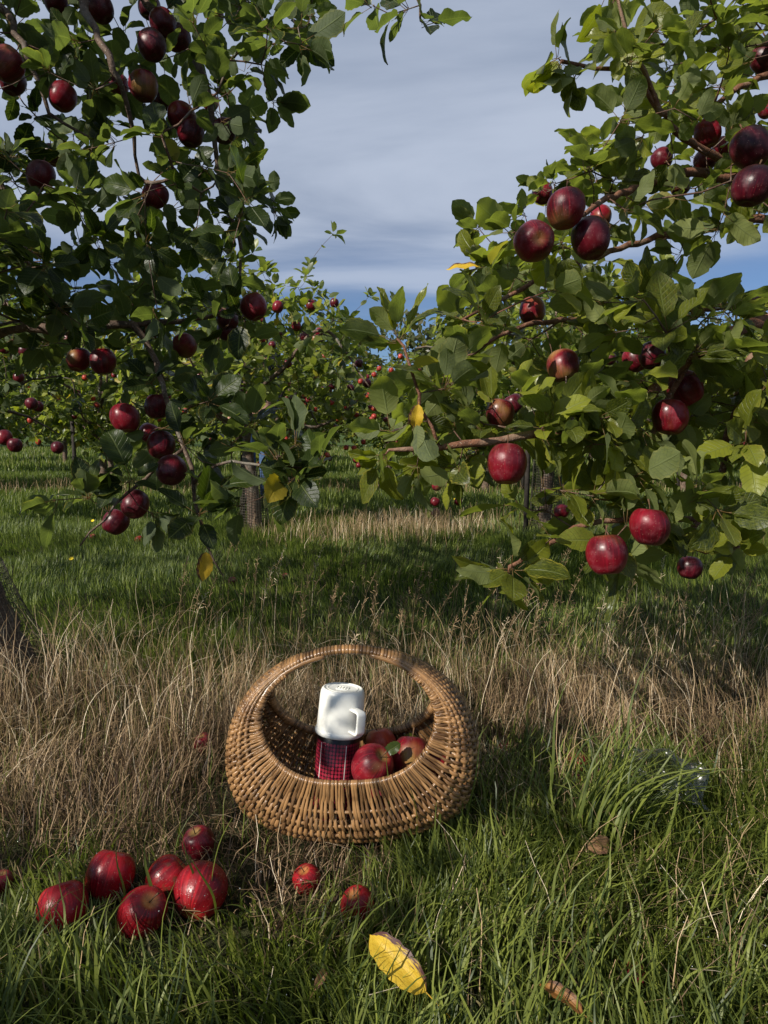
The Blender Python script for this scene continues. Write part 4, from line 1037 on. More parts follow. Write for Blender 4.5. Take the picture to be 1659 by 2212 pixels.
# ------------------------------------------------------------------ basket
BC = np.array((-0.048, 1.130, 0.0)); BROT = Matrix.Rotation(R(-3), 3, 'Z') @ Matrix.Rotation(R(-2.5), 3, 'Y')
AX, AZ, ZC, AM_ = .148, .092, .222, R(112)
def bh(phi): return .008 + .082 * ((1 - math.sin(phi)) / 2) ** .95
def bB(phi): g = min(1.0, (1 - math.sin(phi)) / 2 / .88); return .010 + .115 * (g ** 2.6 * (1.25 - .25 * g ** 4))
def bpt(phi, al, off=0.0):
    c, s_ = math.cos(phi), math.sin(phi); sq = 1 - .26 * max(0.0, -s_); H = np.array((AX * math.copysign(abs(c) ** sq, c), 0, ZC + AZ * s_)); f = max(0.0, -s_) ** .5; no = np.array((c / AX, 0, s_ / (AZ * (1 - f) + AX * 1.02 * f))); no /= np.linalg.norm(no)
    h, B, ca = bh(phi), bB(phi), math.cos(AM_)
    qq = max((math.cos(al) - ca) / (1 - ca), .0); r = B * qq ** .62; y = h * math.sin(al) / math.sin(AM_)
    nr = np.array((h * math.cos(al) / math.sin(AM_), B * .62 * max(qq, .05) ** -.38 * math.sin(al) / (1 - ca))); nr /= np.linalg.norm(nr) + 1e-9
    yy = np.array((0, 1.0, 0))
    return H + no * (r + off * nr[0]) + yy * (y + off * nr[1]), no * nr[0] + yy * nr[1]
RIBS = [-98, -84, -70, -54, -36, -18, 0, 18, 36, 54, 70, 84, 98]
def basket():
    root = empty("wicker_basket", BC); root.rotation_euler = BROT.to_euler(); root.scale = (1.02, 1.03, 1.03)
    tag(root, "round hooped wicker basket holding a flask and apples in the dry grass", "basket")
    def part(nm, V, F, U, mat=M_WITHY, kind=None):
        o = obj(nm, mesh_from(nm, V, F, U, mat=mat), root); return o
    # ribs
    ribs = [R(a) for a in RIBS]
    for al in ribs:
        pts = [bpt(p, al)[0] for p in np.linspace(R(-90 - 150), R(-90 + 150), 90)]
        part("rib", *tube(pts, .0029, 6))
    for sg in (-1, 1):
        pts = [bpt(p, sg * AM_)[0] for p in np.linspace(R(-90 - 165), R(-90 + 165), 100)]
        part("rim", *tube(pts, .0050, 8))
    # weavers, equal spacing along the hoop
    span = R(136); ph = np.linspace(-math.pi / 2 - span, -math.pi / 2 + span, 800)
    H = np.array([bpt(p, R(60))[0] for p in ph]) * .45 + np.array([bpt(p, AM_)[0] for p in ph]) * .55; L = np.concatenate([[0], np.cumsum(np.linalg.norm(np.diff(H, axis=0), axis=1))])
    pitch = .0039; n = int(L[-1] / pitch); k = 0
    for k in range(n):
        p0 = float(np.interp((k + .5) * L[-1] / n, L, ph)); p0j = rng.normal(0, .0018)
        na = 73; pts, wd = [], []; dphi = abs(float(np.interp((k + 1.5) * L[-1] / n, L, ph)) - float(np.interp((k + .5) * L[-1] / n, L, ph))) or .05
        thin = min(1.0, bB(p0) / .05)
        sl = rng.normal(0, .0035)
        for a in np.linspace(-AM_, AM_, na):
            u = float(np.interp(a, [R(-114)] + [R(q) for q in RIBS] + [R(114)], np.arange(-1, len(RIBS) + 1))); wv = math.cos(math.pi * (u + k))
            amp = .0029 * (0.45 + .55 * thin)
            endf = min(1.0, (AM_ - abs(a)) / R(9))
            off = amp * wv * endf + .0062 * (1 - endf)
            side = .004 * math.sin(math.pi * (u + k)) * .35 * thin
            q, nn = bpt(p0 + p0j + sl * a + side * 1.0 / .15 * .5, a, off)
            pts.append(q); loc = np.linalg.norm(bpt(p0 + .03, a)[0] - bpt(p0 - .03, a)[0]) / .06 * dphi; wd.append(min(.0046, .60 * loc) * (1.0 + .38 * wv * min(1.0, 1.4 - abs(a) / 2)) * (1 + .05 * math.sin(a * 9 + k)))
        # hook round the rims
        for sg, ins in ((-1, 0), (1, 1)):
            c, nn = bpt(p0 + p0j + sl * sg * AM_, sg * AM_); a0, _ = bpt(p0, sg * (AM_ - .2)); tdir = c - a0; tdir /= np.linalg.norm(tdir)
            hk = [c + .0066 * (nn * math.cos(w) + tdir * math.sin(w)) for w in np.linspace(.5, 3.9, 7)]
            if ins: pts += hk; wd += [.0029] * 7
            else: pts = hk[::-1] + pts; wd = [.0029] * 7 + wd
        pts = np.array(pts); T = np.gradient(pts, axis=0); T /= np.linalg.norm(T, axis=1)[:, None] + 1e-9
        tang, _ = bpt(p0 + .01, 0); t0, _ = bpt(p0 - .01, 0); W = tang - t0; W /= np.linalg.norm(W)
        Wv = W - T * (T @ W)[:, None]; Wv /= np.linalg.norm(Wv, axis=1)[:, None]; Bn = np.cross(T, Wv)
        V, F, U = tube(pts, np.array(wd), 6, N=Wv, B=Bn, rad2=np.array(wd) * .36)
        U = U + (0, k * .37)
        part("weaver", V, F, U)
    # bound handle over the top
    p0s = np.linspace(R(90 - 47), R(90 + 47), 60)
    core = []
    for p in np.linspace(R(90 - 52), R(90 + 52), 40):
        c, _ = bpt(p, 0); H_ = bpt(p, AM_)[0] * .5 + bpt(p, -AM_)[0] * .5; core.append((c + H_) / 2)
    part("handle", *tube(core, .0058, 8), mat=M_WITHYD)
    Lh = 0; k = 0; p = R(90 - 47)
    while p < R(90 + 47):
        c, _ = bpt(p, 0); H_ = bpt(p, AM_)[0] * .5 + bpt(p, -AM_)[0] * .5; mid = (c + H_) / 2; no = (c - H_); B_ = np.linalg.norm(no); no /= B_
        ra, ry = B_ / 2 + .0022, bh(p) * 1.03 + .0030
        ang = np.linspace(0, 2 * math.pi, 17) + .3
        tw = .22 * np.sin(ang)
        q0, _ = bpt(p + .01, 0); q1, _ = bpt(p - .01, 0); W = q0 - q1; W /= np.linalg.norm(W)
        pts = mid + no * (ra * np.cos(ang))[:, None] + np.array((0, 1.0, 0)) * (ry * np.sin(ang))[:, None] + W * (tw * .004)[:, None]
        T = np.gradient(pts, axis=0); T[0] = T[-1] = pts[1] - pts[-2]; T /= np.linalg.norm(T, axis=1)[:, None]; Wv = W - T * (T @ W)[:, None]; Wv /= np.linalg.norm(Wv, axis=1)[:, None]
        w = .0031
        part("binding", *tube(pts, w, 6, N=Wv, B=np.cross(T, Wv), rad2=.0011))
        ds = np.linalg.norm((bpt(p + .001, 0)[0] - bpt(p, 0)[0])) / .001; p += .0060 / ds; k += 1
    print('weavers', n, 'bindings', k)
basket()

# ------------------------------------------------------------------ flask
def flask():
    base = P(722, 1700, 1.235); base[2] = 0.030; base[1] = 1.12; base[0] = -.090; base[2] = .036; fs = .97
    root = empty("vacuum_flask", base); root.rotation_euler = (R(-7), R(3.5), R(-12)); root.scale = (fs, fs, fs)
    tag(root, "vacuum flask with red dotted jacket and white cup lid, leaning inside the basket", "flask")
    V, F, U = lathe([(0, 0), (.034, 0), (.0375, .003), (.0385, .008), (.0385, .148), (.036, .151)], 64)
    obj("jacket", mesh_from("jacket", V, F, U, mat=M_JACKET), root)
    pr = [(.0385, .1475), (.0425, .1475), (.0438, .149), (.0443, .152), (.0438, .1550), (.0418, .1562), (.0414, .158), (.0410, .172), (.0403, .200), (.0399, .215), (.0392, .2215), (.0375, .2258), (.0350, .2280), (.0335, .2283), (.0328, .2272), (.0310, .2268), (.0, .2268)]
    V, F, U = lathe(pr, 64)
    cup = obj("cup_lid", mesh_from("cup_lid", V, F, U, mat=M_CUP), root)
    # squared loop handle
    hr = []
    x0, x1, z0, z1, rr = .036, .0630, .1620, .2000, .0055
    cor = [(x1 - rr, z1 - rr, 90, 0), (x1 - rr, z0 + rr, 0, -90)]
    path = [(x0, z1)]
    for cx_, cz_, a0, a1 in cor:
        for a in np.linspace(R(a0), R(a1), 6): path.append((cx_ + rr * math.cos(a), cz_ + rr * math.sin(a)))
    path.append((x0, z0)); path = np.array([(p[0], 0, p[1]) for p in path])
    Vh = []; T = np.gradient(path, axis=0); T /= np.linalg.norm(T, axis=1)[:, None]; Nn = np.cross(T, (0, 1, 0)); prof = [(-1, -.75), (-1, .75), (-.75, 1), (.75, 1), (1, .75), (1, -.75), (.75, -1), (-.75, -1)]
    for q, nn in zip(path, Nn):
        for a, b in prof: Vh.append(q + nn * a * .0020 + np.array((0, 1, 0)) * b * .0085)
    h = obj("cup_handle", mesh_from("cup_handle", np.array(Vh), gf(len(path), 8), mat=M_CUP, smooth=False), cup); h.rotation_euler = (0, 0, R(-42))
    # embossed lines on the lid top
    a = Acc(); a.add(*lathe([(.0262, .2266), (.0266, .2275), (.0274, .2275), (.0278, .2266)], 40)[:2])
    for yy, w in ((.009, .013), (-.009, .013)): a.add(*box((0, yy, .2270), (w * 1.6, .0012, .0010))[:2])
    for xx in (-.0104, -.0052, 0, .0052, .0104): a.add(*box((xx, 0, .2270), (.0012, .017, .0010))[:2])
    a.add(*box((0, 0, .2270), (.020, .0012, .0010))[:2])
    obj("embossing", a.mesh("embossing", M_CUP, False), cup)
flask()

# ------------------------------------------------------------------ apples in the basket and on the ground
GB = "apples inside the basket"
make_apple(P(803, 1655, 1.135), .0362, "large red apple with green stalk end, front one in the basket against the flask", "blush", GB, (0.55, -0.35, .75))
make_apple(P(887, 1635, 1.185), .0348, "shiny dark red apple at the right inside the basket", "crimson", GB, (0.1, .5, 1))
make_apple(P(824, 1608, 1.245), .0290, "orange-red and green apple at the back of the basket beside the leaf", "orange", GB, (-.3, .3, 1), name="apple")
make_apple(P(944, 1648, 1.215), .024, "small dull apple wedged against the right rim of the basket, mostly hidden", "blush", GB, (.3, 0, 1), parts=False)
make_apple(P(835, 1705, 1.20), .034, "hidden apple under the front ones in the basket", "crimson", GB, parts=False)
def gapple(x, y, rpx, label, kind="wet", group="fallen apples on the ground", tilt=None, sink=0.12, parts=True):
    r = .038
    for _ in range(5):
        c = ground(x, y, r * (1 - sink)); d = (c - C0) @ FWD; r = rpx * d / FPX
    r = min(r, .046); return make_apple(c, r, label, kind, group, tilt, parts, hang=False)
gapple(135, 1962, 54, "wet red apple, leftmost of the group lying at lower left", tilt=(-.3, .5, .8))
gapple(238, 1892, 54, "purplish red apple with dew, rear one of the lower left group", tilt=(.2, .6, .9), kind="wet")
gapple(306, 1972, 53, "bright red streaked apple, front middle of the lower left group", tilt=(.5, -.3, .8))
gapple(361, 1898, 47, "red dewy apple between the rear and the largest one of the group", tilt=(.7, .4, .6))
gapple(433, 1924, 59, "largest red dewy apple with yellow calyx hollow, right end of the group", tilt=(.15, .85, .35))
gapple(430, 1823, 37, "damaged dark red apple lying behind the group in dry stalks", kind="crimson")
gapple(663, 1901, 32, "small wrinkled red apple half buried in stubble in front of the basket", kind="wet", sink=.75)
gapple(773, 1957, 39, "weathered pinkish red apple half sunk in the grass, right of the small wrinkled one", kind="wet", sink=.70)
gapple(440, 1606, 22, "red apple glimpsed among dry stalks left of the basket", kind="crimson", sink=.1)
gapple(4, 1905, 24, "dull brown red apple cut by the left frame edge", kind="crimson", sink=.2)
gapple(60, 2062, 20, "red apple mostly buried in green grass at lower left", kind="wet", sink=.6)
gapple(1247, 1650, 26, "shaded red apple in dry grass right of the basket", kind="crimson", tilt=(0, .2, 1))
gapple(1300, 1682, 20, "dark apple right of the shaded one by the grass tuft", kind="dark")
gapple(1245, 1692, 18, "dark red apple in front of the shaded one, mostly covered", kind="dark", sink=.2)
gapple(1088, 1612, 14, "faint red apple deep in the dry stalks near the basket's right side", kind="crimson", sink=.3)
gapple(1262, 1742, 14, "broken apple piece low beside the grass tuft", kind="crimson", sink=.4)
gapple(1372, 2112, 30, "dark red apple sunk in the green grass at lower right", kind="crimson", sink=1.0)
gapple(502, 1256, 10, "small red apple lying in the mown grass, left of the other one", kind="crimson", parts=False)
gapple(617, 1247, 9, "small red apple lying in the mown grass below the guarded tree", kind="crimson", parts=False)
gapple(300, 1166, 9, "bright pink fallen apple under the left tree's lowest leaves", kind="wet", parts=False)
gapple(200, 1160, 7, "brownish fallen apple in the lit grass at left", kind="crimson", parts=False)

# ------------------------------------------------------------------ fallen and special leaves
def mat_dead(name, a, b, c):
    m = Mt(name); x = m.xyz(m.n('ShaderNodeUVMap').outputs[0]); u, v = x[0], x[1]; au = m.math('ABSOLUTE', u)
    n = m.noise(5, 4, 0.65, m.coord('UV')); n2 = m.noise(16, 3, 0.6, m.coord('UV'))
    side = m.math('FRACT', m.math('MULTIPLY', m.math('SUBTRACT', v, m.math('MULTIPLY', au, 0.20)), 8.0)); vein = m.math('MAXIMUM', m.math('MULTIPLY', m.rmp(m.math('ABSOLUTE', m.math('SUBTRACT', side, 0.5)), 0.42, 0.5), 0.5), m.rmp(au, 0.07, 0.02))
    e = m.math('ADD', m.math('MULTIPLY', u, 0.75), m.math('MULTIPLY', m.math('SUBTRACT', n, 0.5), 1.6))
    col = m.mix(m.rmp(n2, .3, .7), a, b); col = m.mix(m.rmp(e, .38, .62), col, c); col = m.mix(m.math('MULTIPLY', m.rmp(n2, .62, .72), .7), col, c)
    h = m.math('ADD', m.math('SUBTRACT', 1.0, vein), m.math('MULTIPLY', n2, .4))
    t = m.mix(1.0, col, (1.3, 1.2, .8), 'MULTIPLY')
    return m.leafy(col, t, .22, .5, .4, m.bump(h, .0010, .35))
M_YEL = mat_dead("yellow_leaf", (0.46, 0.28, 0.018), (0.62, 0.43, 0.04), (0.085, 0.035, 0.035))
M_BRN = mat_dead("brown_leaf", (0.23, 0.12, 0.06), (0.36, 0.21, 0.11), (0.10, 0.05, 0.03))
M_ORG = mat_dead("orange_leaf", (0.22, 0.085, 0.02), (0.28, 0.13, 0.03), (0.08, 0.035, 0.015))
def single_leaf(loc, d, n, size, mat, label, seed, cat="leaf", name="fallen_leaf", **k):
    V, F, U = leaf_template(13, 7, seed=seed, serr=.05, **k)
    Rm = rot_to(np.array(d, float), np.array(n, float)); o = obj(name, mesh_from(name, V @ (Rm * size).T, F, U, mat=mat)); o.location = loc
    tag(o, label, cat); return o
L0 = ground(942, 2166, .046); L1 = ground(830, 2050, .085)
single_leaf(L0 - (L1 - L0) * .30, L1 - L0, (-.15, -.62, .72), .093, M_YEL, "yellow leaf with purple-brown blotches lying on the green grass at bottom centre", 5, width=.24, fold=.60, curl=.35, pet=.42, wave=.03, tipdrop=.6)
single_leaf(ground(1250, 1840, .05), (.9, .3, .05), (0, -.7, .7), .052, M_BRN, "dry brown curled leaf caught in the grass at the foot of the tuft", 6, width=.34, fold=.7, curl=.8)
single_leaf(ground(1290, 2215, .04), (-.7, .5, .3), (.4, -.5, .6), .055, M_ORG, "orange brown leaf at the bottom frame edge, right of centre", 7, width=.25, fold=.8, curl=.5)
single_leaf(ground(668, 2160, .04), (.3, .6, .2), (.1, -.7, .7), .035, M_BRN, "small pale brown leaf in the grass left of the yellow one", 8, width=.25, fold=.9, curl=.9)
single_leaf(P(872, 1602, 1.14), (-.75, -.25, -.35), (-.2, -.9, .4), .032, M_LEAFD, "green leaf lying between the apples in the basket", 9, width=.32, fold=.3, curl=.4, pet=.2)
single_leaf(P(868, 1600, 1.21), (.8, .25, .15), (0, -.3, .95), .028, M_LEAF, "pale green curled leaf behind the dark red apple in the basket", 10, width=.4, fold=.2, curl=.4, pet=.1)
single_leaf(P(446, 1180, 1.655), (-.12, -.1, -1), (.5, -.8, .1), .072, M_YEL, "hanging leaf half green half yellow-brown, lowest on the left tree", 11, name="hanging_leaf", width=.30, fold=.35, curl=.1, pet=.2)
single_leaf(P(905, 868, 1.29), (-.2, .0, -1), (0, -1, .2), .0001 + .050, M_YEL, "curled yellow leaf in the sunlit leaves left of the horizontal branch", 12, name="hanging_leaf", width=.32, fold=.5, curl=.9, pet=.1)
single_leaf(P(1040, 575, 1.6), (-1, 0, .02), (0, -.5, .7), .075, M_YEL, "yellow speckled leaf seen edge-on against the sky at the right tree's tip", 13, name="hanging_leaf", width=.22, fold=.3, curl=.3, pet=.1)
single_leaf(P(1335, 1215, 1.34), (.05, 0, -1), (-.8, -.5, .1), .105, M_LEAF, "long curled green leaf hanging lowest under the right tree's apples", 14, name="hanging_leaf", width=.17, fold=.9, curl=-.9, pet=.2)
single_leaf(P(1098, 1232, 1.32), (-1, -.05, -.12), (0, -.45, .8), .075, M_LEAF, "pale folded leaf at the very tip of the lowest right twig", 15, name="hanging_leaf", width=.28, fold=.6, curl=.2, pet=.4)
single_leaf(P(862, 735, 1.28), (-.35, 0, .9), (.7, -.6, .2), .085, M_LEAF, "left of two upright leaves at the top of the lone shoot in the middle", 16, name="hanging_leaf", width=.21, fold=.5, curl=.1, pet=.25)
single_leaf(P(862, 735, 1.28), (.5, -.1, .85), (-.6, -.7, .3), .088, M_LEAF, "right of two upright leaves at the top of the lone shoot in the middle", 17, name="hanging_leaf", width=.13, fold=.6, curl=-.2, pet=.3)

# ------------------------------------------------------------------ crumpled clear plastic
def plastic():
    n = 34; u = np.linspace(-1, 1, n); X, Y = np.meshgrid(u, u); g = np.random.default_rng(4)
    Z = np.zeros_like(X)
    for k in range(26):
        a = g.uniform(0, math.pi); f = g.uniform(3, 12); ph = g.uniform(0, 6); t = (X * math.cos(a) + Y * math.sin(a)) * f + ph
        Z += np.abs(((t / math.pi) % 2) - 1) / f
    Z = (Z - Z.mean()) * .045 + .05 * np.exp(-(X ** 2 + Y ** 2) * 1.2)
    V = np.stack([X * .060 * (1 + .15 * np.sin(Y * 4)), Y * .055 + X * -.02, Z], -1).reshape(-1, 3)
    m = Mt("clear_plastic"); gl = m.n('ShaderNodeBsdfGlossy'); gl.inputs[1].default_value = .32; gl.inputs[0].default_value = (.9, .9, .9, 1)
    tr = m.n('ShaderNodeBsdfTransparent'); tr.inputs[0].default_value = (.92, .92, .92, 1); fr = m.n('ShaderNodeFresnel'); fr.inputs[0].default_value = 1.5
    mx = m.n('ShaderNodeMixShader'); m.L.new(m.math('ADD', m.math('MULTIPLY', fr.outputs[0], .8), .04), mx.inputs[0]); m.L.new(tr.outputs[0], mx.inputs[1]); m.L.new(gl.outputs[0], mx.inputs[2]); m.done(mx.outputs[0])
    o = obj("plastic_bag", mesh_from("plastic_bag", V, gf(n, n, False), mat=m.m, smooth=False)); o.location = ground(1440, 1685, .05); o.rotation_euler = (R(30), R(-12), R(-20)); o.scale = (1.1, 1.0, 1.1)
    tag(o, "crumpled clear plastic bag caught in the dry grass behind the green tuft", "plastic bag")
plastic()

# ------------------------------------------------------------------ picker behind the guarded tree
def person():
    root = empty("person", (-1.21, 6.6, 0)); tag(root, "person in dark top and blue jeans half hidden behind the guarded tree", "person")
    def skin(nm, verts, edges, rad, mat, parent=root):
        me = bpy.data.meshes.new(nm); me.from_pydata(verts, edges, []); me.materials.append(mat); o = obj(nm, me, parent)
        md = o.modifiers.new("skin", 'SKIN'); sv = me.skin_vertices[0].data
        for i, r in enumerate(rad): sv[i].radius = (r, r * (.78 if r > .1 else 1)) if isinstance(r, float) else r
        sv[0].use_root = True; ss = o.modifiers.new("sub", 'SUBSURF'); ss.levels = 1; ss.render_levels = 1; md.use_smooth_shade = True; return o
    M_SK = simple("skin", (.45, .25, .17), .5, .4); M_JE = simple("denim", (.06, .10, .19), .85, .1, 60); M_TOP = simple("dark_top", (.010, .012, .022), .9, .1, 60); M_HAIR = simple("hair", (.03, .018, .01), .6, .3, 90)
    verts = [(0, 0, .92), (0, 0, 1.12), (0, 0, 1.36), (0, 0, 1.46), (0, .01, 1.56), (0, .0, 1.66), (.17, 0, 1.38), (.20, -.03, 1.12), (.235, -.02, .90), (.24, -.04, .84), (-.17, 0, 1.38), (-.22, -.02, 1.12), (-.24, -.12, .90), (-.24, -.15, .84),
             (.09, 0, .86), (.10, -.01, .48), (.10, .02, .09), (.10, -.13, .04), (-.09, 0, .86), (-.11, -.02, .48), (-.11, .02, .09), (-.11, -.13, .04)]
    edges = [(0, 1), (1, 2), (2, 3), (3, 4), (4, 5), (2, 6), (6, 7), (7, 8), (8, 9), (2, 10), (10, 11), (11, 12), (12, 13), (0, 14), (14, 15), (15, 16), (16, 17), (0, 18), (18, 19), (19, 20), (20, 21)]
    rad = [.13, .12, .135, .05, .085, .085, .052, .042, .032, .03, .052, .042, .032, .03, .085, .055, .042, .035, .085, .055, .042, .035]
    skin("body", verts, edges, rad, M_SK)
    skin("jeans", [(0, 0, .95), (.095, 0, .84), (.07, -.01, .48), (.06, .02, .03), (-.095, 0, .84), (-.09, -.02, .48), (-.08, .02, .03)], [(0, 1), (1, 2), (2, 3), (0, 4), (4, 5), (5, 6)], [.145, .10, .072, .062, .10, .072, .062], M_JE)
    skin("top", [(0, 0, .88), (0, 0, 1.12), (0, 0, 1.38), (.18, 0, 1.39), (.21, -.03, 1.12), (.232, -.02, .92), (-.18, 0, 1.39), (-.23, -.02, 1.12), (-.25, -.11, .92)], [(0, 1), (1, 2), (2, 3), (3, 4), (4, 5), (2, 6), (6, 7), (7, 8)], [.165, .15, .155, .068, .056, .046, .068, .056, .046], M_TOP)
    skin("hair", [(0, .025, 1.66), (0, .035, 1.73)], [(0, 1)], [.105, .09], M_HAIR)
    for sx, nm in ((-.03, "eye"), (.03, "eye")):
        V, F, U = lathe([(0, -.010), (.008, -.006), (.011, 0), (.008, .006), (0, .010)], 10); e = obj(nm, mesh_from(nm, V, F, U, mat=M_HAIR), root); e.location = (sx, -.075, 1.62)
    V, F, U = lathe([(0, 0), (.011, .004), (.008, .02), (.004, .035)], 8); e = obj("nose", mesh_from("nose", V, F, U, mat=M_SK), root); e.location = (0, -.086, 1.585)
    for sx in (-1, 1):
        for k in range(5):
            b = np.array((.24, -.05, .82)) if sx > 0 else np.array((-.24, -.16, .82)); d = np.array((sx * (.012 * (k - 2)), -.03 if k else .02, -.05 if k else -.02))
            V, F, U = tube([b, b + d * .6, b + d * 1.1 + (0, .012, -.01)], [.010, .009, .006], 6); obj("finger", mesh_from("finger", V, F, U, mat=M_SK), root)
person()

# ------------------------------------------------------------------ grass
rng = np.random.default_rng(30)
def blades(x, y, h, az, bend, w, tint, segs=4, z0=None, curl=1.0, mode='blade'):
    n = len(x); t = np.linspace(0, 1, segs + 1)[None]
    z0 = bumpz(x, y) - .008 if z0 is None else z0
    th = bend[:, None] * t ** curl                 # angle from the vertical
    ds = (h / segs)[:, None]
    hx = np.concatenate([np.zeros((n, 1)), np.cumsum(np.sin((th[:, 1:] + th[:, :-1]) / 2) * ds, 1)], 1)
    hz = np.concatenate([np.zeros((n, 1)), np.cumsum(np.cos((th[:, 1:] + th[:, :-1]) / 2) * ds, 1)], 1)
    hz = np.maximum(hz, .002 + .0 * hz)
    dx, dy = np.cos(az)[:, None], np.sin(az)[:, None]
    wob = .02 * h[:, None] * np.sin(t * 9 + tint[:, None] * 40)
    px = x[:, None] + hx * dx - wob * dy; py = y[:, None] + hx * dy + wob * dx; pz = z0[:, None] + hz
    ww = (w[:, None] * (1 - t ** 2.2 * .93) if mode == 'blade' else w[:, None] * (1 - t * .5)) / 2
    fa = az + math.pi / 2 + (tint * 31 % 1 - .5) * 1.6
    wx, wy = np.cos(fa)[:, None] * ww, np.sin(fa)[:, None] * ww
    A = np.stack([px - wx, py - wy, pz], -1); B = np.stack([px + wx, py + wy, pz], -1)
    V = np.stack([A, B], 2).reshape(-1, 3); k = segs + 1
    b = (np.arange(n) * 2 * k)[:, None] + (np.arange(segs) * 2)[None]; b = b.ravel()
    F = np.stack([b, b + 1, b + 3, b + 2], -1)
    U = np.stack([np.tile(np.tile([0, 1], k), n), np.tile(np.repeat(t[0], 2), n)], -1)
    return V, F, U, np.repeat(tint, 2 * k)
def clump(x, y, f, seed=0):
    return .5 + .25 * np.sin(x * f + seed + 1.7 * np.sin(y * f * .7)) + .25 * np.sin(y * f * 1.3 + seed * 2 + 1.3 * np.sin(x * f * .9))
def scatter(n, ylo, yhi, k=.62, pow_=1.0):
    """points between two distances, inside the view wedge with a margin, evenly dense"""
    y = np.sqrt(rng.uniform(ylo ** 2, yhi ** 2, n)); x = rng.uniform(-1, 1, n) * (y * k + .12 + .30 * np.exp(-np.maximum(y - 1.2, 0) * .6)); return x, y
BZ = (BC[0], BC[1])
def clear(x, y, rr=1.0):
    """nothing grows through the basket or up through the apples lying about"""
    q = BROT.to_euler().z; dx, dy = x - BZ[0], y - BZ[1]; u = dx * math.cos(q) + dy * math.sin(q); v = -dx * math.sin(q) + dy * math.cos(q)
    m = (u / .165) ** 2 + (v / .070) ** 2 > rr
    for c, r in APPLES:
        if c[2] < .05 and c[1] < 3 and c[2] > r * .72: m &= np.hypot(x - c[0], y - c[1]) > r * .80
    return m
def before_apples(x, y, w=.05, l=.13):
    m = np.zeros(len(x), bool)
    for c, r_ in APPLES:
        if c[2] < .05 and c[1] < 1.25 and -.7 < c[0] < -.15 and c[1] > .9: m |= (np.abs(x - c[0] * (1 - .0)) < w) & (y < c[1]) & (y > c[1] - l)
    return m
def greenness(x, y):
    """1 where the short green grass grows in the foreground, 0 in the dry band"""
    edge = np.where(x > .02, 1.15 + .22 * np.clip((x - .02) / .5, 0, 1), np.where(x > -.15, .965, .915)) + .045 * np.sin(x * 9) + .03 * np.sin(x * 23 + 1)
    return 1 / (1 + np.exp((y - edge) / .038))
def grass_field(name, label, mat, x, y, h, az, bend, w, tint, segs, mode='blade', curl=1.0):
    V, F, U, T = blades(x, y, h, az, bend, w, tint, segs, None, curl, mode)
    o = obj(name, mesh_from(name, V, F, U, T, True, mat)); tag(o, label, kind="stuff"); return o
def near_green():
    x, y = scatter(62000, .50, 1.60)
    k = (rng.random(len(x)) < greenness(x, y)) & clear(x, y); x, y = x[k], y[k]
    c = clump(x, y, 14, 1); c2 = clump(x, y, 6, 3); n = len(x)
    fall = np.clip(1 - np.abs(y - .99) / .10, 0, 1) * (x < .0)          # short round the apples on the left
    h = rng.uniform(.035, .085, n) * (.55 + .75 * c) * (1 - .25 * fall)
    h = np.where(before_apples(x, y), np.minimum(h, .045) * .8, h)
    az = (c2 * 9 + rng.normal(0, .75, n)) ; bend = np.abs(rng.normal(.85, .60, n)) + .15
    w = rng.uniform(.0018, .0044, n)
    grass_field("green_grass", "lush wet green grass across the foreground", M_GREEN, x, y, h, az, bend, w, np.clip(rng.random(n) * .8 + .25 * (1 - c), 0, .97), 5)
    # longer arching blades among it
    x, y = scatter(7600, .60, 1.5); k = (rng.random(len(x)) < greenness(x, y)) & clear(x, y) & ~before_apples(x, y, .06, .16); x, y = x[k], y[k]; n = len(x)
    lim = np.where((x < .05) & (y > .84) & (y < 1.2), .5, 1.0)
    grass_field("long_grass", "longer arching green blades standing out of the foreground grass", M_GREEN, x, y, rng.uniform(.09, .16, n) * lim, clump(x, y, 4, 5) * 8 + rng.normal(0, .9, n), rng.uniform(.7, 1.9, n), rng.uniform(.0024, .0050, n), rng.uniform(.1, .85, n), 8, curl=1.2)
near_green()
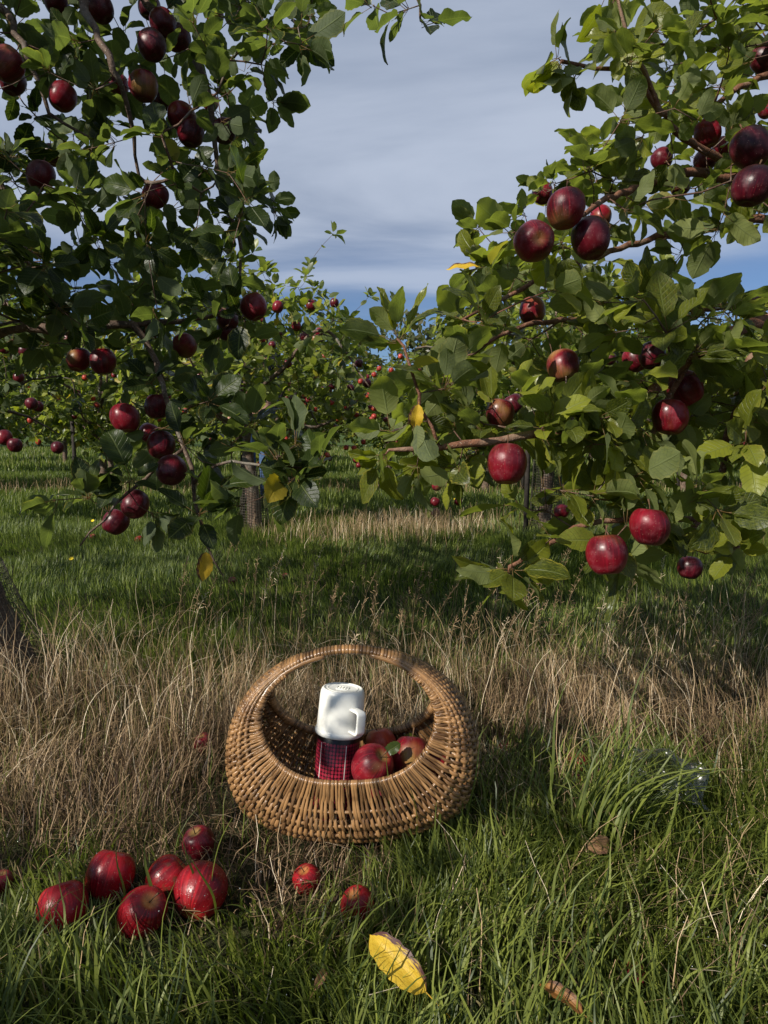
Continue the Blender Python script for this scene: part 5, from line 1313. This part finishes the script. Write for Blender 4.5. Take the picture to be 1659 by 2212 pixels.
def dry():
    x, y = scatter(56000, .86, 2.45, .66)
    far = 1 / (1 + np.exp((y - 1.88 - .10 * np.sin(x * 4)) / .06)); far = far * np.clip(clump(x, y, 9, 5) * 1.9 - .15, .12, 1); k = (rng.random(len(x)) < (1 - greenness(x, y)) * far) & clear(x, y); x, y = x[k], y[k]; n = len(x)
    c = clump(x, y, 7, 2); c2 = clump(x, y, 3, 8)
    short = np.clip((y - .97) / .28, 0, 1)
    h = rng.uniform(.05, .17, n) * (.55 + .7 * c) * (.26 + .74 * short) * (1 - .50 * np.clip((y - 1.45) / .4, 0, 1))
    bend = np.abs(rng.normal(.42, .42, n)); lie = rng.random(n) < .58; bend = np.where(lie, rng.uniform(.8, 2.4, n), bend); h = np.where(lie, h * 1.35, h); az = rng.uniform(0, 6.28, n) 
    az = np.where(lie, clump(x, y, 5, 7) * 11 + rng.normal(0, .55, n), az); tn = rng.random(n) * (.45 + .6 * clump(x, y, 6, 20))
    grass_field("dry_grass", "band of dry straw-coloured grass round and behind the basket", M_DRY, x, y, h, az, bend, rng.uniform(.0008, .0019, n), np.clip(tn, 0, 1), 4, 'stalk')
    # low matted straw that hides the soil
    x, y = scatter(33000, .86, 2.4, .66); k = (rng.random(len(x)) < (1 - greenness(x, y) * .8) * 1 / (1 + np.exp((y - 1.9) / .07))) & clear(x, y); x, y = x[k], y[k]; n = len(x)
    grass_field("straw", "matted broken straw lying on the ground", M_DRY, x, y, rng.uniform(.03, .09, n), rng.uniform(0, 6.28, n), rng.uniform(1.25, 1.75, n), rng.uniform(.0010, .0022, n), rng.random(n) ** 1.5 * .6, 2, 'stalk', .3)
    # long bent stalks
    x, y = scatter(4200, 1.20, 2.0, .7); k = clear(x, y) & ((np.abs(x) > .30) | (y > 1.42)) & (y > 1.20 + .12 * (x < -.2)); x, y = x[k], y[k]; n = len(x)
    grass_field("dry_stalks", "long bleached grass stalks bending over the dry band", M_DRY, x, y, rng.uniform(.14, .30, n), clump(x, y, 4, 11) * 10 + rng.normal(0, .8, n), rng.uniform(.4, 2.3, n), rng.uniform(.0008, .0015, n), rng.uniform(.4, 1, n), 8, 'stalk', 1.6)
    x, y = scatter(2600, .72, 1.25); k = clear(x, y) & ~before_apples(x, y, .10, .20) & (rng.random(len(x)) < clump(x, y, 8, 12) * 1.3 - .1); k &= ~((x > -.62) & (x < -.22) & (y > .86) & (y < 1.10)); x, y = x[k], y[k]; n = len(x)
    grass_field("loose_straw", "loose pale straws scattered over the foreground grass", M_DRY, x, y, rng.uniform(.05, .15, n), rng.uniform(0, 6.28, n), rng.uniform(.5, 1.6, n), rng.uniform(.0009, .0017, n), rng.uniform(.2, 1, n), 4, 'stalk', .6)
    # green blades coming up through the straw
    x, y = scatter(5200, 1.0, 2.35, .68); k = clear(x, y); x, y = x[k], y[k]; n = len(x)
    grass_field("green_shoots", "thin green shoots coming up through the dry grass", M_GREEN, x, y, rng.uniform(.04, .13, n), rng.uniform(0, 6.28, n), rng.uniform(.2, 1.1, n), rng.uniform(.0013, .0024, n), rng.uniform(0, .7, n), 4)
dry()
def mown():
    x, y = scatter(118000, 1.75, 5.3, .66); k = rng.random(len(x)) < np.clip((y - 1.75) / .3, .12, 1); x, y = x[k], y[k]; n = len(x); c = clump(x, y, 3.1, 4); c2 = clump(x, y, 1.7, 9)
    grass_field("mown_grass", "mown green grass of the aisle between the tree rows", M_GREEN2, x, y, rng.uniform(.035, .085, n) * (.6 + .6 * c), c2 * 7 + rng.normal(0, .8, n), np.abs(rng.normal(.8, .45, n)), rng.uniform(.0022, .0045, n), np.clip(rng.random(n) * .85, 0, .95), 3)
    x, y = scatter(90000, 5.2, 11, .62); n = len(x); c = clump(x, y, 1.7, 6)
    grass_field("far_grass", "green grass under the farther rows of trees", M_GREEN2, x, y, rng.uniform(.05, .11, n) * (.6 + .7 * c), rng.uniform(0, 6.28, n), np.abs(rng.normal(.7, .4, n)), rng.uniform(.005, .010, n), rng.random(n) * .9, 2)
    x, y = scatter(60000, 11, 26, .62); n = len(x)
    grass_field("distant_grass", "rough grass beyond the last tree rows", M_GREEN2, x, y, rng.uniform(.08, .18, n), rng.uniform(0, 6.28, n), np.abs(rng.normal(.6, .3, n)), rng.uniform(.02, .035, n), rng.random(n), 1)
    # pale dry strip under the second row
    n = 15000; y = 4.62 + .26 * rng.normal(0, 1, n); x = rng.uniform(-3.6, 3.9, n); k = (rng.random(n) < np.clip(clump(x, y, 2.0, 3) * 1.6 - .25 - .6 + 1.3 * np.exp(-((x - .1) / .6) ** 2), 0, 1)) & ((x > -.9) | (rng.random(n) < .2)); x, y = x[k], y[k]; n = len(x)
    grass_field("dry_strip", "pale dry grass strip under the second row of trees", M_DRY, x, y, rng.uniform(.07, .19, n), rng.uniform(0, 6.28, n), np.abs(rng.normal(.55, .45, n)), rng.uniform(.0016, .003, n), rng.uniform(.3, 1, n), 3, 'stalk')
    n = 2500; y = 7.8 + .35 * rng.normal(0, 1, n); x = rng.uniform(-5.5, 6, n); 
    grass_field("dry_strip", "pale dry grass strip under the third row of trees", M_DRY, x, y, rng.uniform(.07, .2, n), rng.uniform(0, 6.28, n), np.abs(rng.normal(.5, .4, n)), rng.uniform(.003, .006, n), rng.uniform(.2, .9, n), 2, 'stalk')
mown()
def seedheads():
    a = Acc()
    for k in range(150):
        px, py = rng.uniform(380, 1620), rng.uniform(1290, 1520); g0 = ground(px, py)
        if g0[1] > 3.2 or g0[1] < 1.6: continue
        h = rng.uniform(.20, .40); az = rng.uniform(-.6, .9); b = rng.uniform(.1, .7); t = np.linspace(0, 1, 9); th = b * t ** 1.5
        r = np.cumsum(np.sin(th)) * h / 9; zz = np.cumsum(np.cos(th)) * h / 9
        pts = np.stack([g0[0] + r * math.cos(az), g0[1] + r * math.sin(az), zz - h / 9], -1); V, F, U = tube(pts, np.linspace(.0008, .0005, 9), 3); tt = rng.uniform(.35, .95); a.add(V, F, U, tt)
        for j in range(16):
            f = .62 + .38 * j / 16; i = f * 8; p = pts[int(i)] * (1 - i % 1) + pts[min(8, int(i) + 1)] * (i % 1); d = rng.normal(0, 1, 3) * (1, .6, .5) + (0, 0, .9); d /= np.linalg.norm(d)
            L = rng.uniform(.012, .040) * (1.25 - f); V, F, U = tube([p, p + d * L], [.0004, .0009], 3); a.add(V, F, U, tt)
    tag(obj("seed_heads", a.mesh("seed_heads", M_DRY)), "feathery grass seed heads standing over the shaded grass", kind="stuff")
seedheads()
def tuft(name, label, spec, group=None):
    """spec: list of (root xyz, length, azimuth, bend, width, tint)"""
    root = empty(name, spec[0][0]); tag(root, label, "grass tuft", group)
    for (p, L, az, b, w, t) in spec:
        V, F, U, T = blades(np.array([p[0]]), np.array([p[1]]), np.array([L]), np.array([az]), np.array([b]), np.array([w]), np.array([t]), 10, np.array([p[2]]), 1.3)
        s = V.reshape(-1, 2, 3); m = s.mean(1, keepdims=True); m = m - np.array((0, 0, 1.0)) * .15 * w   # shallow channel down the blade
        V = np.concatenate([s[:, :1], m, s[:, 1:]], 1).reshape(-1, 3) - np.asarray(spec[0][0]); n = 11
        F = gf(n, 3, False); U = np.stack([np.tile([0, .5, 1], n), np.repeat(np.linspace(0, 1, n), 3)], -1)
        obj("blade", mesh_from("blade", V, F, U, np.full(len(V), t), True, M_GREEN), root)
sp = []
c0 = ground(1275, 1850)
for k in range(95):
    u = rng.random(); p = c0 + np.array((rng.normal(0, .035) + .06 * u, rng.normal(0, .030) + .02, 0)); p[2] = -.005
    sp.append((p, rng.uniform(.13, .27), rng.normal(.25, .55), rng.uniform(.8, 2.1), rng.uniform(.0035, .0062), rng.uniform(.15, .75)))
for (x, y, L, az, b) in ((1180, 1800, .30, .55, .35), (1480, 1800, .30, 2.9, .9), (1330, 1790, .34, .5, .55), (1420, 1820, .27, .2, 2.4), (1400, 1830, .30, .4, 2.6), (1340, 1740, .30, 1.7, .1)):
    q = ground(x, y); sp.append((q, L, az, b, .0055, .35))
tuft("grass_tuft", "tall dark green tuft with blades arching right, at the right of the picture", sp)
sp = []
for (x, y, L, az, b, w) in ((452, 1985, .155, .35, .55, .0075), (430, 1990, .13, 2.6, .6, .005), (330, 2010, .13, 2.2, .5, .006), (500, 1960, .10, .2, .9, .004), (270, 1995, .12, 2.4, .4, .004), (170, 1990, .10, 1.8, .5, .004), (470, 2010, .12, 2.9, .9, .006)):
    sp.append((ground(x, y), L, az, b, w, .5))
tuft("grass_tuft", "few broad bright blades crossing in front of the fallen apples", sp)
sp = []
for (x, y, L, az, b, w) in ((835, 1870, .19, 1.2, .12, .0042), (905, 1880, .14, 2.3, .35, .0050), (945, 1870, .13, 1.2, .15, .0060), (905, 1885, .17, 2.2, .55, .0045), (1000, 1860, .16, 2.0, .4, .0045), (985, 1850, .11, .6, .5, .004), (1010, 1845, .22, .55, .35, .004), (1060, 1830, .15, 2.6, .7, .0042), (930, 1890, .12, .9, .4, .004)):
    sp.append((ground(x, y), L, az, b, w, .45))
tuft("grass_tuft", "sparse upright green blades growing against the front of the basket", sp)

def dew():
    x, y = scatter(420, .66, 1.35); k = rng.random(len(x)) < greenness(x, y); x, y = x[k], y[k]; a = Acc(); pr = [(0, -1), (.7, -.7), (1, 0), (.7, .7), (0, 1)]
    V0, F0, _ = lathe(pr, 6)
    for px, py in zip(x, y): a.add(V0 * rng.uniform(.0006, .0011) + (px, py, rng.uniform(.030, .075)), F0)
    m = Mt("dew_water"); tag(obj("dewdrops", a.mesh("dewdrops", m.done(m.bsdf((.9, .95, .95), .04, .8, trans=.85, ior=1.33)))), "tiny dewdrops glinting on the foreground grass", kind="stuff")
dew()
# ------------------------------------------------------------------ little yellow flowers in the grass
M_FL = simple("flower_yellow", (.80, .58, .03), .6, .2)
for (x, y, lab) in ((200, 1125, "tiny yellow flower beside the lowest left leaves"), (154, 1207, "tiny yellow flower in the lit grass at far left"), (1351, 1652 - 499, "tiny yellow flower left of the low leaf cluster"), (1591, 1103, "yellow flower in the shade near the right edge"), (952 + 30, 1098 - 20, "tiny yellow flower left of the low leaves, centre")):
    g0 = ground(x, y, .06); a = Acc()
    for k in range(6):
        t = k * math.pi / 3; d = np.array((math.cos(t), math.sin(t), .25)); e = np.array((-math.sin(t), math.cos(t), 0)); a.add(np.array([e * .002, -e * .002, d * .011 - e * .004, d * .011 + e * .004]), [(0, 1, 2, 3)])
    r = obj("flower", a.mesh("flower", M_FL, False)); r.location = g0; r.rotation_euler = (R(40), 0, 0); tag(r, lab, "flower")
    V, F, U = tube([(0, 0, 0), (0, .01, -.03), (0, .012, -.075)], .0008, 4); s = obj("stem", mesh_from("stem", V, F, U, mat=M_STALK), r); s.rotation_euler = (R(-40), 0, 0)
print('objects', len(bpy.data.objects), 'tris', sum(len(o.data.polygons) * 2 for o in bpy.data.objects if o.type == 'MESH'))
